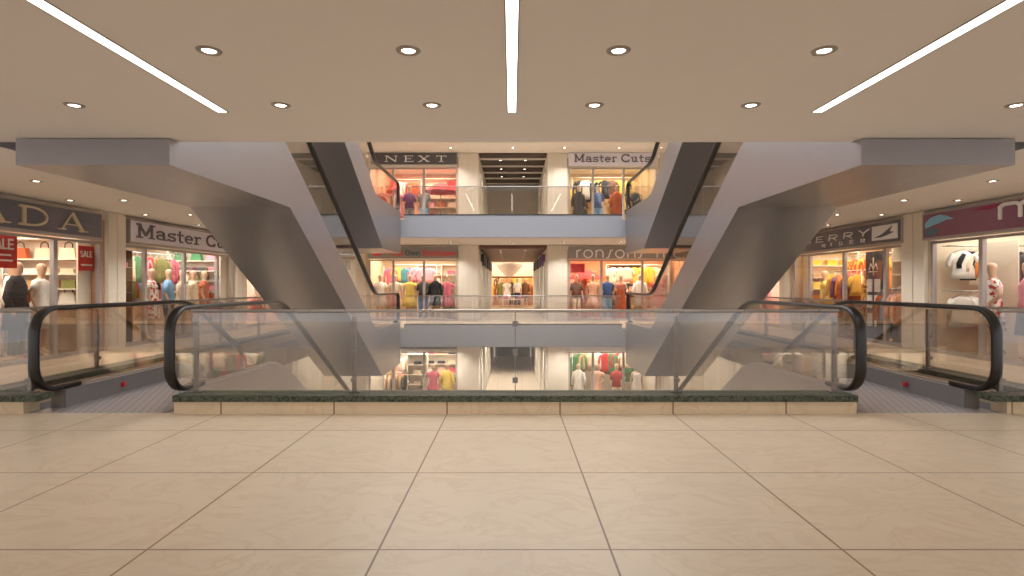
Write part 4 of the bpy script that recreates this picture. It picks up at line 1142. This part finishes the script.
# middle right: ronsons inc.
S = 'middle far right shop'
WR = 4.62
M = far_shop('r', 0, 1, WR, S, (214, 156, 112), 600, (1, .84, .66))
r, y = sign(M, .02, WR - .02, 'grey sign with thin white rounded lettering on the far wall', M_SIGNGREY, z0=2.375, z1=2.82, frame=False)
sign_text(r, y, [('lettering', M_LETWHITE, [('ronsons', ROUND, .27, 2.41, .44, 1.07, .045, 0), ('i', ROUND, 3.33, 2.41, .44, 1.0, 0, 0), ('nc.', ROUND, 3.58, 2.41, .44, 1.0, .04, 0)])])
g = 'goods in ' + S
pal = ['orange', 'rust', 'red', 'peach', 'mustard', 'cream', 'tan']
rail(M, .2, 2.5, 1.6, 1.95, pal, ['dress', 'shirt'], 'rear', S, g, pitch=.25, face=True, feet=False, hang=False)
shelf_unit(M, 2.7, 2.3, 1.3, (.4, .75, 1.1, 1.45, 1.8), pal, ('folded clothes', 'box', 'handbag'), 'rear', S, g, dark=True)
shelf_unit(M, 3.9, 1.9, 1.0, (.4, .75, 1.1, 1.45, 1.8), pal, ('folded clothes', 'box'), 'side', S, g)
parasol(M, .9, 1.65, 'open red parasol display in the ' + S)
poster(M, .42, .35, 1.85, .55, .35, 'red poster near the pillar in the ' + S)
for u, rz, p, of, lb in [(.4, .2, 'stand', [('top', 'brown'), ('legs', 'cream')], 'mannequin in a brown top'), (1.05, .2, 'stand', [('dress', 'peach')], 'mannequin in a peach dress'),
                         (1.62, .2, 'stand', [('top', 'blue'), ('legs', 'light blue')], 'mannequin in a blue top'), (2.15, -.1, 'reach', [('gown', 'rust')], 'mannequin in a long rust gown'),
                         (2.9, -.1, 'stand', [('coat', 'white')], 'mannequin in a white coat'), (3.6, -.3, 'hip', [('dress', 'red')], 'mannequin in a red dress')]:
    mannequin(M, u, .65, rz, p, of, lb + ', ' + S, g)
rail(M, 1.7, 1.5, 2.6, 2.2, pal, ['blouse', 'shirt', 'jacket'], 'high centre', S, g, pitch=.28, face=True, hang=False)

# ------------------------------------------------------------------ far corridors
CE = 34.0
for k in (-1, 0, 1):
    z = k * F
    end = {-1: 38.5, 0: CE, 1: 29.0}[k]
    wood = M_WOODC if k == 0 else M_DARKC
    struct(MB().box(-1.30, 1.30, YS, end, z + (2.76 if k == 0 else 2.84), z + 2.95).build('ceiling', wood), '%s ceiling of the far corridor, %s' % ('brown wooden' if k == 0 else 'dark brown', LV[k]))
    if k >= 0: struct(MB().box(-1.30, 1.30, YS, end, z - .2, z).build('floor', M_FLOOR), 'floor of the far corridor, %s' % LV[k])
    for s in (-1, 1):
        a, b = sorted((s * 1.30, s * 1.42))
        o = struct(MB().box(a, b, YS + .31, end, z, z + 2.95).build('wall_left' if s < 0 else 'wall_right', M_STONE), 'cream wall of the far corridor, %s' % LV[k])
        m = MB(); a, b = sorted((s * 1.24, s * 1.299)); y = YS + .9
        while y < end - .5: m.box(a, b, y, y + .9, z, z + 2.3); y += 1.55
        m.build('panel', M_STONE2, o)
        if k == 0:
            y = YS + 1.2; i = 0
            while y < end - 1.5:
                a, b = sorted((s * 1.16, s * 1.298))
                o = tag(MB().box(a, b, y, y + .55, z + 2.15, z + 2.62, bevel=.01).build('shop_sign', FAB['purple'] if (s > 0 and i == 0) else (M_DARK if i % 2 == 0 else M_SIGNDARK)), 'dark sign panel on %s corridor wall, %s from the entrance' % ('left' if s < 0 else 'right', ORD[i]), 'sign', 'sign panels along the far corridor')
                i += 1; y += 2.1
    if k != 0:
        n = 0; y = YS + .6
        while y < end - .3:
            tag(MB().box(-1.29, 1.29, y, y + .09, z + 2.78, z + 2.839).build('batten', M_BEAM), 'pale batten across the dark corridor ceiling of the %s, %s from the front' % (LV[k], ORD[n]), 'batten', 'battens across the corridor ceilings'); n += 1; y += 1.35
        if k == 1: struct(MB().box(-1.42, 1.42, end, end + .2, z, z + 2.95).build('wall_back', M_STONE), 'end wall of the upper corridor')
    ys = [YS + 1.0 + 1.7 * i for i in range(5 if k else 7)]
    for i, y in enumerate(ys):
        for s in (-1, 1):
            if y < end - .5: downlight(s * .5, y, z + (2.758 if k == 0 else 2.838), 'round downlight in %s corridor ceiling, %s pair, %s one' % (('level', 'upper', 'lowest')[k], ORD[i], 'left' if s < 0 else 'right'), 'downlights along the far corridors', (420, 130, 110)[k + 1] if i % 2 == 0 else 0)
# lowest corridor end: white reveal and grey doors
struct(MB().box(-1.42, 1.42, 38.7, 38.9, zl, zl + 2.95).build('wall_back', M_WHITE), 'white end wall of the lowest corridor')
o = struct(MB().box(-1.18, 1.18, 38.60, 38.69, zl, zl + 2.4).build('door_1', simple('grey_door', (128, 126, 124), .5)), 'grey double door at the end of the lowest corridor')
MB().box(-.02, .02, 38.58, 38.6, zl + .02, zl + 2.38).build('seam', M_DARK, o)
for s in (-1, 1): MB().tube([(s*.12, 38.56, zl + .95), (s*.12, 38.56, zl + 1.35)], .016, 8).build('handle', M_RAIL, o)
# store at the end of the middle corridor
SE = 'store at the corridor end'
Me = Matrix.Translation((-3.2, CE, 0))
shell(Me, 6.4, (226, 176, 112), 700, (1, .8, .54), depth=5.0, h=2.9)
struct(mb_at(MB().box(.05, 6.35, 4.2, 4.9, 1.95, 2.9), 'wall_back', M_WHITE, Me), 'white bulkhead over the rear clothes at the corridor end')
r = tag(root_at('chandelier', Me, 3.0, 1.3, 2.9), 'wide white bowl chandelier under the ceiling at the corridor end', 'chandelier')
MB().loft([(0, 0, -1.02, .14, .14), (0, 0, -.86, .34, .34), (0, 0, -.62, .58, .58), (0, 0, -.36, .80, .80), (0, 0, -.22, .86, .86), (0, 0, -.18, .86, .86)], 28).build('bowl', simple('frosted_bowl', (236, 226, 216), .4), r)
MB().tube([(0, 0, -.22), (0, 0, 0)], .03, 8).build('stem', M_RAIL, r)
g = 'goods in ' + SE; pal = ['mustard', 'orange', 'rust', 'tan', 'brown', 'yellow', 'cream']
rail(Me, 1.2, 3.95, 4.0, 1.95, pal, ['dress', 'jacket'], 'rear', SE, g, pitch=.24, face=True, feet=True, hang=False)
rail(Me, 1.5, 3.0, 1.1, 1.5, pal, ['shirt', 'dress'], 'left', SE, g, pitch=.16, hang=False)
rail(Me, 3.9, 3.0, 1.1, 1.5, pal, ['shirt', 'dress'], 'right', SE, g, pitch=.16, hang=False)
for u, v, p, of, lb in [(2.85, 1.6, 'stand', [('dress', 'white')], 'mannequin in a white dress'), (3.15, 2.2, 'hip', [('coat', 'charcoal'), ('legs', 'black')], 'mannequin in a charcoal coat'),
                        (3.5, 1.6, 'stand', [('top', 'white'), ('legs', 'navy')], 'mannequin in a white top and navy trousers'), (2.5, 2.0, 'reach', [('coat', 'olive')], 'mannequin in an olive coat'), (4.0, 2.0, 'stand', [('coat', 'brown')], 'mannequin in a brown coat')]:
    mannequin(Me, u, v, 0, p, of, lb + ', ' + SE, g)
table(Me, 3.2, .9, 1.3, ['peach', 'rose', 'cream'], 'front', SE, g, .5)

SKY = 5.0; SKY_LOW = (0.338, 0.34, 0.348)
# ------------------------------------------------------------------ world, camera, view
w = bpy.data.worlds.new('world'); sc.world = w; w.use_nodes = True
wt = w.node_tree; bg = wt.nodes['Background']
g_ = wt.nodes.new('ShaderNodeTexCoord'); sx_ = wt.nodes.new('ShaderNodeSeparateXYZ'); wt.links.new(g_.outputs['Generated'], sx_.inputs[0])
rp = wt.nodes.new('ShaderNodeValToRGB'); wt.links.new(sx_.outputs['Z'], rp.inputs[0])   # bright overcast sky above the glass roof, paler towards the horizon
rp.color_ramp.elements[0].position = 0.05; rp.color_ramp.elements[0].color = (SKY_LOW[0], SKY_LOW[1], SKY_LOW[2], 1)
rp.color_ramp.elements[1].position = 0.7; rp.color_ramp.elements[1].color = (1.0, 1.0, 1.0, 1)
wt.links.new(rp.outputs[0], bg.inputs['Color']); bg.inputs['Strength'].default_value = SKY
cam = bpy.data.cameras.new('camera'); cam.sensor_width = 36; cam.lens = FL / 1024 * 36; cam.shift_y = -3 / 1024; cam.shift_x = 0.0
co = bpy.data.objects.new('camera', cam); COL.objects.link(co); co.location = (-0.035, 0, CAM_Z); co.rotation_euler = (PI/2, 0, 0)
cam.clip_end = 200
sc.camera = co
sc.view_settings.view_transform = 'Standard'; sc.view_settings.look = 'None'; sc.view_settings.gamma = 1.0
sc.view_settings.use_curve_mapping = False
sc.view_settings.exposure = -0.3
sc.cycles.transparent_max_bounces = 24
sc.cycles.max_bounces = 10
sc.cycles.sample_clamp_indirect = 6.0
sc.cycles.use_denoising = True
